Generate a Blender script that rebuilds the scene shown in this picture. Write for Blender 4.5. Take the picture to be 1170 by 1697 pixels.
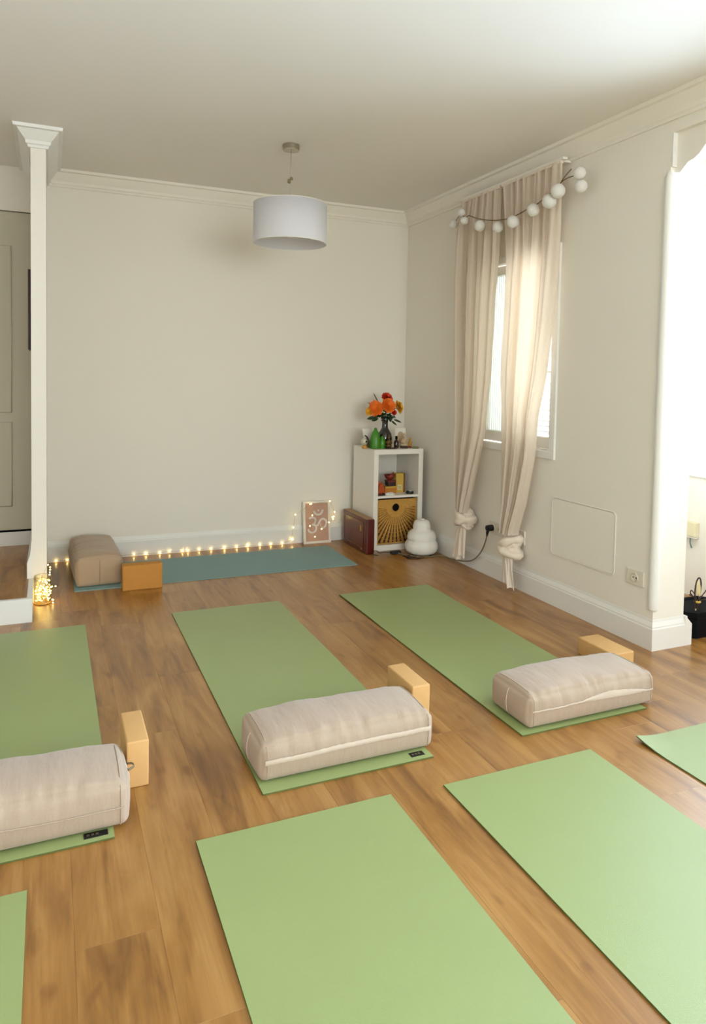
import bpy, bmesh, math, random
from mathutils import Vector, Matrix, noise
for o in list(bpy.data.objects): bpy.data.objects.remove(o)
sc = bpy.context.scene
COL = sc.collection
R = math.radians
PI = math.pi
random.seed(4)

# ------------------------------------------------------------------ camera
CAM_H = 1.312
F_PX, CX, CY, W, H = 1166.0, 585.0, 682.0, 1170.0, 1697.0
pitch, roll, yaw = R(2.78), R(1.1), R(23.33)
fw = Vector((math.sin(yaw)*math.cos(pitch), math.cos(yaw)*math.cos(pitch), -math.sin(pitch)))
r0 = Vector((math.cos(yaw), -math.sin(yaw), 0)); u0 = r0.cross(fw)
rr = r0*math.cos(roll)+u0*math.sin(roll); uu = u0*math.cos(roll)-r0*math.sin(roll)
cam = bpy.data.cameras.new('camera'); camo = bpy.data.objects.new('camera', cam); COL.objects.link(camo)
m3 = Matrix((rr, uu, -fw)).transposed()
camo.matrix_world = Matrix.Translation((0, 0, CAM_H)) @ m3.to_4x4()
cam.sensor_fit = 'VERTICAL'; cam.sensor_height = 36.0; cam.lens = F_PX/H*36.0
cam.shift_x = 0.0; cam.shift_y = -(H/2-CY)/H
cam.clip_start = 0.02
sc.camera = camo

# ------------------------------------------------------------------ world and light
sc.view_settings.view_transform = 'Standard'; sc.view_settings.look = 'None'
sc.view_settings.gamma = 1.0; sc.view_settings.use_curve_mapping = False
sc.view_settings.exposure = 0.62
wd = bpy.data.worlds.new('sky'); sc.world = wd; wd.use_nodes = True
bg = wd.node_tree.nodes['Background']; bg.inputs[0].default_value = (0.80, 0.87, 1.0, 1); bg.inputs[1].default_value = 3.0

def area(name, loc, rot, sx, sy, power, color, spread=180):
    l = bpy.data.lights.new(name, 'AREA'); l.spread = R(spread); l.shape = 'RECTANGLE'; l.size = sx; l.size_y = sy
    l.energy = power; l.color = color
    o = bpy.data.objects.new(name, l); COL.objects.link(o); o.location = loc; o.rotation_euler = rot
    return o
# daylight falling in through the gallery windows (just outside the glass), the rear window and the small window
area('daylight_gallery', (3.87, 0.83, 1.66), (0, R(90), 0), 1.6, 4.6, 98, (0.66, 0.77, 1.0), 100)
area('daylight_rear', (1.2, -2.75, 1.6), (R(90), 0, 0), 2.6, 1.7, 88, (1.0, 0.96, 0.91))
area('daylight_small_window', (3.10, 3.72, 1.5), (0, R(90), 0), 1.2, 0.8, 27, (1.0, 0.96, 0.93))

# ------------------------------------------------------------------ materials
def lin(c):
    return tuple(((v/255)/12.92 if v/255 <= 0.04045 else ((v/255+0.055)/1.055)**2.4) for v in c)
def mat(name, rgb, rough=0.6, metal=0.0, spec=0.5, bump=0.0, bscale=200.0, var=0.0, vscale=6.0, coat=0.0, sheen=0.0, emis=None, estr=0.0, trans=0.0, alpha=1.0):
    m = bpy.data.materials.new(name); m.use_nodes = True
    nt = m.node_tree; b = nt.nodes['Principled BSDF']
    c = lin(rgb) + (1,)
    b.inputs['Base Color'].default_value = c
    b.inputs['Roughness'].default_value = rough; b.inputs['Metallic'].default_value = metal
    b.inputs['Specular IOR Level'].default_value = spec
    b.inputs['Coat Weight'].default_value = coat; b.inputs['Sheen Weight'].default_value = sheen
    b.inputs['Transmission Weight'].default_value = trans
    if emis: b.inputs['Emission Color'].default_value = lin(emis)+(1,); b.inputs['Emission Strength'].default_value = estr
    tc = nt.nodes.new('ShaderNodeTexCoord')
    if bump:
        n = nt.nodes.new('ShaderNodeTexNoise'); n.inputs['Scale'].default_value = bscale; n.inputs['Detail'].default_value = 3
        bp = nt.nodes.new('ShaderNodeBump'); bp.inputs['Strength'].default_value = bump; bp.inputs['Distance'].default_value = 0.002
        nt.links.new(tc.outputs['Object'], n.inputs['Vector']); nt.links.new(n.outputs[0], bp.inputs['Height']); nt.links.new(bp.outputs[0], b.inputs['Normal'])
    if var:
        n = nt.nodes.new('ShaderNodeTexNoise'); n.inputs['Scale'].default_value = vscale; n.inputs['Detail'].default_value = 4
        mx = nt.nodes.new('ShaderNodeMix'); mx.data_type = 'RGBA'; mx.inputs['A'].default_value = tuple(v*(1-var) for v in c[:3])+(1,); mx.inputs['B'].default_value = tuple(min(1, v*(1+var)) for v in c[:3])+(1,)
        nt.links.new(tc.outputs['Object'], n.inputs['Vector']); nt.links.new(n.outputs[0], mx.inputs['Factor']); nt.links.new(mx.outputs['Result'], b.inputs['Base Color'])
    return m

def wood_floor_mat():
    m = bpy.data.materials.new('oak_laminate'); m.use_nodes = True; nt = m.node_tree; N = nt.nodes; L = nt.links
    b = N['Principled BSDF']
    tc = N.new('ShaderNodeTexCoord'); oi = N.new('ShaderNodeObjectInfo')
    off = N.new('ShaderNodeVectorMath'); off.operation = 'SCALE'; off.inputs[0].default_value = (37, 91, 13); L.new(oi.outputs['Random'], off.inputs['Scale'])
    ad = N.new('ShaderNodeVectorMath'); ad.operation = 'ADD'; L.new(tc.outputs['Object'], ad.inputs[0]); L.new(off.outputs[0], ad.inputs[1])
    def nz(sc_, detail, rough, dist=0.0):
        mp = N.new('ShaderNodeMapping'); mp.inputs['Scale'].default_value = sc_
        n = N.new('ShaderNodeTexNoise'); n.inputs['Scale'].default_value = 1; n.inputs['Detail'].default_value = detail; n.inputs['Roughness'].default_value = rough; n.inputs['Distortion'].default_value = dist
        L.new(ad.outputs[0], mp.inputs[0]); L.new(mp.outputs[0], n.inputs['Vector']); return n
    big = nz((11, 1.7, 1), 4, 0.6, 0.7); fine = nz((120, 3.5, 1), 4, 0.6); knot = nz((14, 7, 1), 2, 0.5, 0.3)
    cr = N.new('ShaderNodeValToRGB'); e = cr.color_ramp.elements
    e[0].position = 0.30; e[0].color = lin((120, 76, 28))+(1,); e[1].position = 0.66; e[1].color = lin((182, 134, 74))+(1,)
    e2 = cr.color_ramp.elements.new(0.46); e2.color = lin((158, 108, 48))+(1,)
    L.new(big.outputs[0], cr.inputs[0])
    cr2 = N.new('ShaderNodeValToRGB'); e = cr2.color_ramp.elements; e[0].position = 0.3; e[0].color = (0.80, 0.77, 0.72, 1); e[1].position = 0.65; e[1].color = (1.03, 1.03, 1.03, 1)
    L.new(fine.outputs[0], cr2.inputs[0])
    m1 = N.new('ShaderNodeMix'); m1.data_type = 'RGBA'; m1.blend_type = 'MULTIPLY'; m1.inputs['Factor'].default_value = 0.8
    L.new(cr.outputs[0], m1.inputs['A']); L.new(cr2.outputs[0], m1.inputs['B'])
    cr3 = N.new('ShaderNodeValToRGB'); e = cr3.color_ramp.elements; e[0].position = 0.24; e[0].color = (0.62, 0.50, 0.36, 1); e[1].position = 0.36; e[1].color = (1, 1, 1, 1)
    L.new(knot.outputs[0], cr3.inputs[0])
    m2 = N.new('ShaderNodeMix'); m2.data_type = 'RGBA'; m2.blend_type = 'MULTIPLY'; m2.inputs['Factor'].default_value = 0.85
    L.new(m1.outputs['Result'], m2.inputs['A']); L.new(cr3.outputs[0], m2.inputs['B'])
    hs = N.new('ShaderNodeHueSaturation'); mr = N.new('ShaderNodeMapRange'); mr.inputs['To Min'].default_value = 0.94; mr.inputs['To Max'].default_value = 1.06
    L.new(oi.outputs['Random'], mr.inputs['Value']); L.new(mr.outputs[0], hs.inputs['Value']); L.new(m2.outputs['Result'], hs.inputs['Color'])
    L.new(hs.outputs[0], b.inputs['Base Color'])
    b.inputs['Roughness'].default_value = 0.30; b.inputs['Specular IOR Level'].default_value = 1.0
    bp = N.new('ShaderNodeBump'); bp.inputs['Strength'].default_value = 0.12; bp.inputs['Distance'].default_value = 0.001
    L.new(fine.outputs[0], bp.inputs['Height']); L.new(bp.outputs[0], b.inputs['Normal'])
    return m

def fabric_mat(name, rgb, weave=900.0, wr=0.35, tl=0.0):
    m = bpy.data.materials.new(name); m.use_nodes = True; nt = m.node_tree; N = nt.nodes; L = nt.links; b = N['Principled BSDF']
    tc = N.new('ShaderNodeTexCoord')
    w = N.new('ShaderNodeTexNoise'); mp = N.new('ShaderNodeMapping'); mp.inputs['Scale'].default_value = (weave, weave*0.35, weave*0.35); w.inputs['Scale'].default_value = 1
    L.new(tc.outputs['Object'], mp.inputs[0]); L.new(mp.outputs[0], w.inputs['Vector'])
    w2 = N.new('ShaderNodeTexNoise'); mp2 = N.new('ShaderNodeMapping'); mp2.inputs['Scale'].default_value = (28, 7, 7); w2.inputs['Scale'].default_value = 1; w2.inputs['Detail'].default_value = 3
    L.new(tc.outputs['Object'], mp2.inputs[0]); L.new(mp2.outputs[0], w2.inputs['Vector'])
    c = lin(rgb)
    mx = N.new('ShaderNodeMix'); mx.data_type = 'RGBA'; mx.inputs['A'].default_value = tuple(v*0.88 for v in c)+(1,); mx.inputs['B'].default_value = tuple(min(1, v*1.10) for v in c)+(1,)
    L.new(w.outputs[0], mx.inputs['Factor']); L.new(mx.outputs['Result'], b.inputs['Base Color'])
    b.inputs['Roughness'].default_value = 0.85; b.inputs['Specular IOR Level'].default_value = 0.2; b.inputs['Sheen Weight'].default_value = 0.25
    b1 = N.new('ShaderNodeBump'); b1.inputs['Strength'].default_value = wr; b1.inputs['Distance'].default_value = 0.008; L.new(w2.outputs[0], b1.inputs['Height'])
    b2 = N.new('ShaderNodeBump'); b2.inputs['Strength'].default_value = 0.15; b2.inputs['Distance'].default_value = 0.001; L.new(w.outputs[0], b2.inputs['Height']); L.new(b1.outputs[0], b2.inputs['Normal'])
    L.new(b2.outputs[0], b.inputs['Normal'])
    if tl:
        t = N.new('ShaderNodeBsdfTranslucent'); L.new(mx.outputs['Result'], t.inputs['Color']); ms = N.new('ShaderNodeMixShader'); ms.inputs[0].default_value = tl
        L.new(b.outputs[0], ms.inputs[1]); L.new(t.outputs[0], ms.inputs[2]); L.new(ms.outputs[0], N['Material Output'].inputs['Surface'])
    return m

def pane_mat(name, tint=(1, 1, 1), gloss=0.08, rough=0.02):
    m = bpy.data.materials.new(name); m.use_nodes = True; nt = m.node_tree; N = nt.nodes; L = nt.links
    N.remove(N['Principled BSDF'])
    t = N.new('ShaderNodeBsdfTransparent'); t.inputs[0].default_value = tint+(1,)
    g = N.new('ShaderNodeBsdfGlossy'); g.inputs['Roughness'].default_value = rough
    lw = N.new('ShaderNodeLayerWeight'); lw.inputs[0].default_value = 0.25
    mm = N.new('ShaderNodeMath'); mm.operation = 'MULTIPLY_ADD'; mm.inputs[1].default_value = 0.5; mm.inputs[2].default_value = gloss
    L.new(lw.outputs['Fresnel'], mm.inputs[0])
    ms = N.new('ShaderNodeMixShader'); L.new(mm.outputs[0], ms.inputs[0]); L.new(t.outputs[0], ms.inputs[1]); L.new(g.outputs[0], ms.inputs[2])
    L.new(ms.outputs[0], N['Material Output'].inputs['Surface'])
    return m

M = dict(
 wall=mat('wall_paint', (239, 231, 218), 0.8, bump=0.08, bscale=120, spec=0.3),
 ceil=mat('ceiling_paint', (238, 232, 224), 0.85, bump=0.05, bscale=90, spec=0.2),
 trim=mat('white_gloss_trim', (235, 231, 224), 0.42, spec=0.5),
 cornice=mat('cornice_paint', (239, 231, 218), 0.7, spec=0.3),
 white=mat('white_lacquer', (238, 231, 220), 0.35),
 wardrobe=mat('wardrobe_paint', (198, 190, 168), 0.6),
 floor=wood_floor_mat(),
 screed=mat('dark_joint', (104, 70, 34), 0.9),
 green=mat('green_mat_foam', (150, 164, 104), 0.40, bump=0.30, bscale=700, var=0.04, vscale=5, spec=0.9),
 green_d=mat('green_mat_edge', (90, 102, 50), 0.8),
 teal=mat('teal_mat_foam', (128, 156, 154), 0.65, bump=0.35, bscale=700, var=0.05, vscale=5),
 cork=mat('block_foam', (216, 170, 112), 0.75, bump=0.15, bscale=500, var=0.05, vscale=40, spec=0.3),
 cork2=mat('block_foam_deep', (196, 136, 62), 0.75, bump=0.15, bscale=500, var=0.05, vscale=40, spec=0.3),
 linen=fabric_mat('natural_linen', (180, 158, 138), wr=0.45),
 linen_br=fabric_mat('natural_linen_brown', (178, 152, 124), wr=0.45),
 cotton=fabric_mat('pale_cotton', (206, 188, 170), wr=0.10),
 curtain=fabric_mat('curtain_linen', (236, 220, 204), weave=500, wr=0.12, tl=0.36),
 curtaint=fabric_mat('curtain_linen_thick', (234, 217, 200), weave=500, wr=0.3),
 black=mat('black_plastic', (18, 18, 20), 0.45),
 blackm=mat('matt_black', (12, 11, 13), 0.85, spec=0.15),
 shade=fabric_mat('white_lamp_fabric', (240, 237, 240), weave=700, wr=0.0, tl=0.30),
 nickel=mat('brushed_nickel', (180, 172, 155), 0.3, metal=1.0),
 glass=pane_mat('clear_glass'),
 jar=pane_mat('jar_glass', (0.97, 0.96, 0.9), 0.10),
 vaseg=pane_mat('smoky_glass', (0.16, 0.19, 0.22), 0.10),
 frost=None,
 pane=pane_mat('window_glass', (0.93, 0.98, 0.97), 0.05),
 bulb=mat('warm_bulb', (255, 225, 150), 0.4, emis=(255, 224, 140), estr=8),
 wire=mat('copper_wire', (176, 140, 80), 0.35, metal=0.8),
 cable=mat('taupe_cable', (128, 112, 84), 0.6),
 paper=mat('paper_white', (232, 226, 216), 0.8),
 cloud=mat('moulded_white_lamp', (236, 230, 220), 0.5, spec=0.4),
 maroon=mat('maroon_lacquer', (84, 18, 14), 0.3, coat=0.25, var=0.25, vscale=9),
 maroonp=mat('brown_lacquer_panel', (92, 34, 18), 0.3, coat=0.2, var=0.3, vscale=14),
 tan=mat('tan_leather_top', (168, 128, 84), 0.5),
 brass=mat('brass', (190, 150, 80), 0.35, metal=0.9),
 wicker=mat('wicker', (192, 142, 62), 0.6, var=0.28, vscale=60, bump=0.4, bscale=150),
 wickerd=mat('dark_wicker', (58, 26, 18), 0.8),
 print=mat('terracotta_print', (192, 152, 130), 0.7, var=0.08, vscale=30),
 symbol=mat('chalk_white_print', (222, 208, 200), 0.8),
 picw=mat('whitewashed_frame', (232, 222, 208), 0.5),
 slat=mat('white_shutter', (240, 240, 236), 0.5),
 socket=mat('ivory_plastic', (226, 216, 200), 0.4),
 hole=mat('socket_hole', (40, 34, 28), 0.8),
 creamb=mat('cream_plastic_box', (228, 214, 178), 0.5),
 orange=mat('orange_petal', (242, 116, 24), 0.6, var=0.15, vscale=60),
 redp=mat('red_petal', (214, 52, 26), 0.6, var=0.2, vscale=60),
 yellowp=mat('amber_petal', (244, 176, 40), 0.6, var=0.15, vscale=60),
 core=mat('flower_core', (96, 40, 14), 0.9),
 leaf=mat('dark_leaf', (34, 58, 26), 0.5, var=0.25, vscale=40),
 stem=mat('stem_green', (52, 84, 34), 0.6),
 greeng=mat('green_glass', (60, 128, 18), 0.35, coat=0.15),
 bronze=mat('bronze', (110, 82, 46), 0.4, metal=0.6, var=0.3, vscale=80),
 darkglass=mat('dark_bottle', (50, 22, 22), 0.2, coat=0.5),
 beige=mat('beige_stone', (196, 170, 136), 0.7, var=0.15, vscale=60),
 goldred=mat('gold_paint', (200, 150, 60), 0.4, metal=0.4),
 red=mat('red_paint', (150, 26, 24), 0.5),
 yellowbox=mat('yellow_card', (206, 168, 70), 0.6, var=0.08, vscale=30),
 brownbox=mat('brown_card', (120, 78, 30), 0.7),
 amberbox=mat('amber_card', (196, 124, 40), 0.6),
 clay=mat('red_clay', (128, 42, 28), 0.5, var=0.2, vscale=50),
 orcloth=mat('orange_red_cloth', (190, 84, 40), 0.85, var=0.35, vscale=50),
 darkbrown=mat('dark_brown_wood', (52, 28, 20), 0.5),
 picdark=mat('dark_red_frame', (48, 14, 14), 0.4),
 bone=mat('cream_dried_leaf', (222, 204, 150), 0.6),
)

# ------------------------------------------------------------------ helpers
def B(): return bmesh.new()
def worldloc(o):
    v = Vector((0, 0, 0))
    while o: v += o.location; o = o.parent
    return v
def fin(name, bm, m, parent=None, loc=None, smooth=False, kind=None, label=None, cat=None, group=None):
    """bm holds WORLD coordinates; loc = own origin (top-level) in world"""
    base = worldloc(parent) if parent else Vector((0, 0, 0))
    own = Vector(loc) if loc is not None else base
    bmesh.ops.translate(bm, verts=bm.verts, vec=-own)
    bmesh.ops.recalc_face_normals(bm, faces=bm.faces)
    if smooth:
        for f in bm.faces: f.smooth = True
    me = bpy.data.meshes.new(name); bm.to_mesh(me); bm.free()
    for mm in (m if isinstance(m, (list, tuple)) else [m]): me.materials.append(mm)
    o = bpy.data.objects.new(name, me); COL.objects.link(o)
    if parent: o.parent = parent
    o.location = own-base
    for k, v in (('kind', kind), ('label', label), ('category', cat), ('group', group)):
        if v: o[k] = v
    return o
def thing(name, label, cat, loc, group=None):
    o = bpy.data.objects.new(name, None); COL.objects.link(o); o.location = loc; o.empty_display_size = 0.05
    o['label'] = label; o['category'] = cat
    if group: o['group'] = group
    return o
def struct(name, bm, m, loc=None, smooth=False):
    return fin(name, bm, m, None, loc, smooth, kind='structure')
def box(bm, x0, y0, z0, x1, y1, z1, bev=0.0, seg=2, mi=0):
    t = bmesh.new(); bmesh.ops.create_cube(t, size=1)
    bmesh.ops.scale(t, vec=(abs(x1-x0), abs(y1-y0), abs(z1-z0)), verts=t.verts)
    if bev: bmesh.ops.bevel(t, geom=list(t.edges), offset=bev, segments=seg, profile=0.6, affect='EDGES')
    bmesh.ops.translate(t, vec=((x0+x1)/2, (y0+y1)/2, (z0+z1)/2), verts=t.verts)
    merge(bm, t, mi)
def merge(bm, t, mi=0):
    vm = {}
    for v in t.verts: vm[v] = bm.verts.new(v.co)
    for f in t.faces:
        try: g = bm.faces.new([vm[v] for v in f.verts]); g.material_index = mi; g.smooth = f.smooth
        except ValueError: pass
    t.free()
def lathe(bm, prof, c, seg=24, axis='Z', cap=True, mi=0, fn=None):
    t = bmesh.new(); rings = []
    for (r, z) in prof:
        ring = []
        for k in range(seg):
            a = 2*PI*k/seg; q = r*(fn(a, z) if fn else 1)
            ring.append(t.verts.new((q*math.cos(a), q*math.sin(a), z)))
        rings.append(ring)
    for i in range(len(rings)-1):
        for k in range(seg):
            t.faces.new((rings[i][k], rings[i][(k+1) % seg], rings[i+1][(k+1) % seg], rings[i+1][k]))
    if cap:
        t.faces.new(rings[0][::-1]); t.faces.new(rings[-1])
    if axis == 'Y': bmesh.ops.rotate(t, verts=t.verts, matrix=Matrix.Rotation(R(90), 3, 'X'))
    if axis == 'X': bmesh.ops.rotate(t, verts=t.verts, matrix=Matrix.Rotation(R(90), 3, 'Y'))
    bmesh.ops.translate(t, vec=c, verts=t.verts)
    merge(bm, t, mi)
def sph(bm, c, r, seg=12, sz=1.0, mi=0, sx=1.0, sy=1.0, rot=None):
    t = bmesh.new(); bmesh.ops.create_uvsphere(t, u_segments=seg, v_segments=max(6, seg//2+2), radius=r)
    bmesh.ops.scale(t, vec=(sx, sy, sz), verts=t.verts)
    if rot: bmesh.ops.rotate(t, verts=t.verts, matrix=rot)
    bmesh.ops.translate(t, vec=c, verts=t.verts); merge(bm, t, mi)
def tube(bm, pts, r, seg=6, mi=0, closed=False, smoothpts=0, flat=1.0):
    P = [Vector(p) for p in pts]
    for _ in range(smoothpts):
        Q = []
        n = len(P)
        rng = range(n) if closed else range(n-1)
        if not closed: Q.append(P[0])
        for i in rng:
            a, b = P[i], P[(i+1) % n]; Q += [a*0.75+b*0.25, a*0.25+b*0.75]
        if not closed: Q.append(P[-1])
        P = Q
    n = len(P); rings = []; up = Vector((0.123, 0.31, 0.94)).normalized()
    for i in range(n):
        if closed: d = P[(i+1) % n]-P[i-1]
        else: d = P[min(i+1, n-1)]-P[max(i-1, 0)]
        if d.length < 1e-9: d = Vector((0, 0, 1))
        d.normalize(); a = up-d*up.dot(d)
        if a.length < 1e-3: a = Vector((1, 0, 0))-d*d.x
        a.normalize(); b = d.cross(a); up = a
        q = r[i*len(r)//n] if isinstance(r, (list, tuple)) else r
        rings.append([bm.verts.new(P[i]+a*q*math.cos(2*PI*k/seg)+b*q*flat*math.sin(2*PI*k/seg)) for k in range(seg)])
    for i in range(n if closed else n-1):
        A, Bb = rings[i], rings[(i+1) % n]
        for k in range(seg):
            f = bm.faces.new((A[k], A[(k+1) % seg], Bb[(k+1) % seg], Bb[k])); f.material_index = mi; f.smooth = True
    if not closed:
        bm.faces.new(rings[0][::-1]).material_index = mi; bm.faces.new(rings[-1]).material_index = mi
def sweep(bm, prof, path):
    """prof: (d, z) with d the offset to the LEFT of the path direction; path: 2d points; mitred corners"""
    P = [Vector(p) for p in path]; n = len(P); rings = []
    for i in range(n):
        ds = []
        if i > 0: ds.append((P[i]-P[i-1]).normalized())
        if i < n-1: ds.append((P[i+1]-P[i]).normalized())
        ns = [Vector((-d.y, d.x)) for d in ds]
        if len(ns) == 2:
            b = ns[0]+ns[1]; b = b/(b.dot(ns[0])) if b.length > 1e-6 else ns[0]
        else: b = ns[0]
        rings.append([bm.verts.new((P[i].x+b.x*d, P[i].y+b.y*d, z)) for d, z in prof])
    k = len(prof)
    for i in range(n-1):
        for j in range(k):
            bm.faces.new((rings[i][j], rings[i][(j+1) % k], rings[i+1][(j+1) % k], rings[i+1][j]))
    bm.faces.new(rings[0]); bm.faces.new(rings[-1][::-1])
def extrude_poly(bm, pts, axis, a0, a1, mi=0):
    """pts 2d polygon; axis 'X': pts are (y,z); 'Y': (x,z); 'Z': (x,y)"""
    def mk(p, a):
        return {'X': (a, p[0], p[1]), 'Y': (p[0], a, p[1]), 'Z': (p[0], p[1], a)}[axis]
    A = [bm.verts.new(mk(p, a0)) for p in pts]; Bv = [bm.verts.new(mk(p, a1)) for p in pts]
    bm.faces.new(A[::-1]).material_index = mi; bm.faces.new(Bv).material_index = mi
    for i in range(len(pts)):
        j = (i+1) % len(pts); bm.faces.new((A[i], A[j], Bv[j], Bv[i])).material_index = mi

# ------------------------------------------------------------------ room shell
XW, YW, CE = 2.715, 5.215, 2.66         # right wall face, back wall face, ceiling height
XL, YR = -2.0, -2.5                      # left and rear walls
YJ = 2.533                               # jamb face where the right wall ends
XO = 2.92                                # outer face of right wall
XG = 3.65                                # gallery outer wall inner face
YG = 3.21                                # gallery end wall
GY0 = -1.6                               # near end of gallery
WB0, WB1, WZ0, WZ1 = 3.33, 4.15, 0.89, 2.08   # window hole in the right wall

b = B(); box(b, XL-0.1, YR-0.1, -0.10, XG+0.2, 5.95, -0.012)
floor = struct('floor', b, M['screed'])
# planks: each a part of the floor
PWd, PL = 0.19, 1.22
def plank(xa, xb, a, c, z, parent):
    t = B(); box(t, xa+0.0001, a+0.0001, z-0.011, xb-0.0001, c-0.0001, z)
    up = [e for e in t.edges if all(v.co.z > z-0.001 for v in e.verts)]
    bmesh.ops.bevel(t, geom=up, offset=0.0004, segments=1, affect='EDGES')
    fin('plank', t, M['floor'], parent, loc=((xa+xb)/2, (a+c)/2, z))
def plank_rows(x_min, x_max, spans, z, parent):
    """spans(xa, xb) -> list of (x0, x1, y0, y1) pieces of that row"""
    k = math.floor((x_min-0.05)/PWd)
    while 0.05+k*PWd < x_max:
        st = {0: 1.648, 1: 1.364, -1: 0.95, 2: 1.85, 3: 0.6}.get(k, random.uniform(0, PL))
        for (xa, xb, y0, y1) in spans(max(x_min, 0.05+k*PWd), min(x_max, 0.05+(k+1)*PWd)):
            ya = st-math.ceil((st-y0)/PL)*PL
            while ya < y1:
                a, c = max(ya, y0), min(ya+PL, y1)
                if c-a > 0.01 and xb-xa > 0.01: plank(xa, xb, a, c, z, parent)
                ya += PL
        k += 1
def main_spans(xa, xb):
    if xb <= -0.087: return [(xa, xb, YR, 3.983)]
    if xa < -0.087: return [(xa, xb, YR, 3.983), (-0.0865, xb, 3.983, 5.2)]
    if xa < 2.70: return [(xa, xb, YR, 5.205)]
    if xb < XO: return [(xa, xb, YR, 2.535)]
    return [(xa, xb, GY0, YG)]
plank_rows(XL, XG, main_spans, 0, floor)

b = B(); box(b, XL-0.1, YR-0.1, CE, XG+0.2, 5.95, CE+0.1); struct('ceiling', b, M['ceil'])
b = B(); box(b, -0.018, YW, -0.012, XO, YW+0.15, CE); struct('wall_back', b, M['wall'])
b = B(); box(b, XL-0.1, YR, -0.012, XL, 5.95, CE); struct('wall_left', b, M['wall'])
# right wall with window hole and the arched opening's wall above
b = B()
box(b, XW, YJ, -0.012, XO, WB0, CE); box(b, XW, WB1, -0.012, XO, YW, CE)
box(b, XW, WB0, -0.012, XO, WB1, WZ0); box(b, XW, WB0, WZ1, XO, WB1, CE)
box(b, XW, GY0, 2.50, XO, YJ, CE); box(b, XW, YR, -0.012, XO, GY0, CE)
struct('wall_right', b, M['wall'])
# rear wall with a wide window
b = B()
box(b, XL, YR-0.15, -0.012, -0.1, YR, CE); box(b, 2.5, YR-0.15, -0.012, XO, YR, CE)
box(b, -0.1, YR-0.15, -0.012, 2.5, YR, 0.75); box(b, -0.1, YR-0.15, 2.45, 2.5, YR, CE)
struct('wall_rear', b, M['wall'])
# gallery: outer wall with parapet, end walls
b = B(); box(b, XG, GY0-0.1, -0.012, XG+0.14, YG+0.1, 0.743); box(b, XG, GY0-0.1, 2.52, XG+0.14, YG+0.1, CE)
box(b, XG, GY0-0.1, 0.743, XG+0.14, -1.5, 2.52); box(b, XG, 3.19, 0.743, XG+0.14, YG+0.1, 2.52)
struct('wall_gallery', b, M['wall'])
b = B(); box(b, XO, YG, -0.012, XG, YG+0.1, CE); box(b, XO, GY0-0.1, -0.012, XG, GY0, CE); struct('wall_gallery_end', b, M['wall'])
# partition with its slim end pillar
b = B(); box(b, -0.098, 4.376, -0.012, -0.018, 5.93, CE, 0.003); struct('wall_partition', b, M['wall'])
b = B(); box(b, XL, 5.85, -0.012, -0.098, 5.95, CE); struct('wall_alcove', b, M['wall'])
b = B(); box(b, XL, 5.237, 2.37, -0.098, 5.85, CE); struct('wall_bulkhead', b, M['wall'])

# raised platform on the left, white kerb, own planks
b = B(); box(b, XL, 4.01, -0.012, -0.113, 5.85, 0.113); plat = struct('floor_platform', b, M['screed'])
plank_rows(XL, -0.113, lambda a, c: [(a, c, 4.01, 5.252)], 0.125, plat)
b = B(); box(b, XL, 3.982, 0, -0.087, 4.01, 0.126, 0.002); box(b, -0.113, 4.01, 0, -0.087, 4.376, 0.126, 0.002)
struct('trim_1', b, M['trim'])

# cornice: one mitred run per wall
CP = [(-0.01, 2.555), (0.012, 2.555), (0.016, 2.568), (0.024, 2.574), (0.026, 2.590), (0.045, 2.612), (0.062, 2.634), (0.066, 2.640), (0.084, 2.643), (0.088, 2.661), (-0.01, 2.661)]
def seg_of(prof, path, i0, i1):
    b = B(); P = path
    # build full sweep and keep only the wanted span
    Pv = [Vector(p) for p in P]; n = len(Pv); rings = []
    for i in (i0, i1):
        ds = []
        if i > 0: ds.append((Pv[i]-Pv[i-1]).normalized())
        if i < n-1: ds.append((Pv[i+1]-Pv[i]).normalized())
        ns = [Vector((-d.y, d.x)) for d in ds]
        if len(ns) == 2: q = ns[0]+ns[1]; q = q/(q.dot(ns[0]))
        else: q = ns[0]
        rings.append([b.verts.new((Pv[i].x+q.x*d, Pv[i].y+q.y*d, z)) for d, z in prof])
    k = len(prof)
    for j in range(k): b.faces.new((rings[0][j], rings[0][(j+1) % k], rings[1][(j+1) % k], rings[1][j]))
    b.faces.new(rings[0]); b.faces.new(rings[1][::-1]); return b
path = [(XW, YR), (XW, YW), (-0.018, YW), (-0.018, 4.376), (-0.098, 4.376), (-0.098, 5.237)]
struct('trim_2', seg_of(CP, path, 0, 1), M['cornice']); struct('trim_3', seg_of(CP, path, 1, 2), M['cornice'])
struct('trim_4', seg_of(CP, path, 2, 3), M['trim'])
b = seg_of(CP, path, 3, 4); t = seg_of(CP, path, 4, 5); merge(b, t)
struct('trim_5', b, M['trim'])
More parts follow.
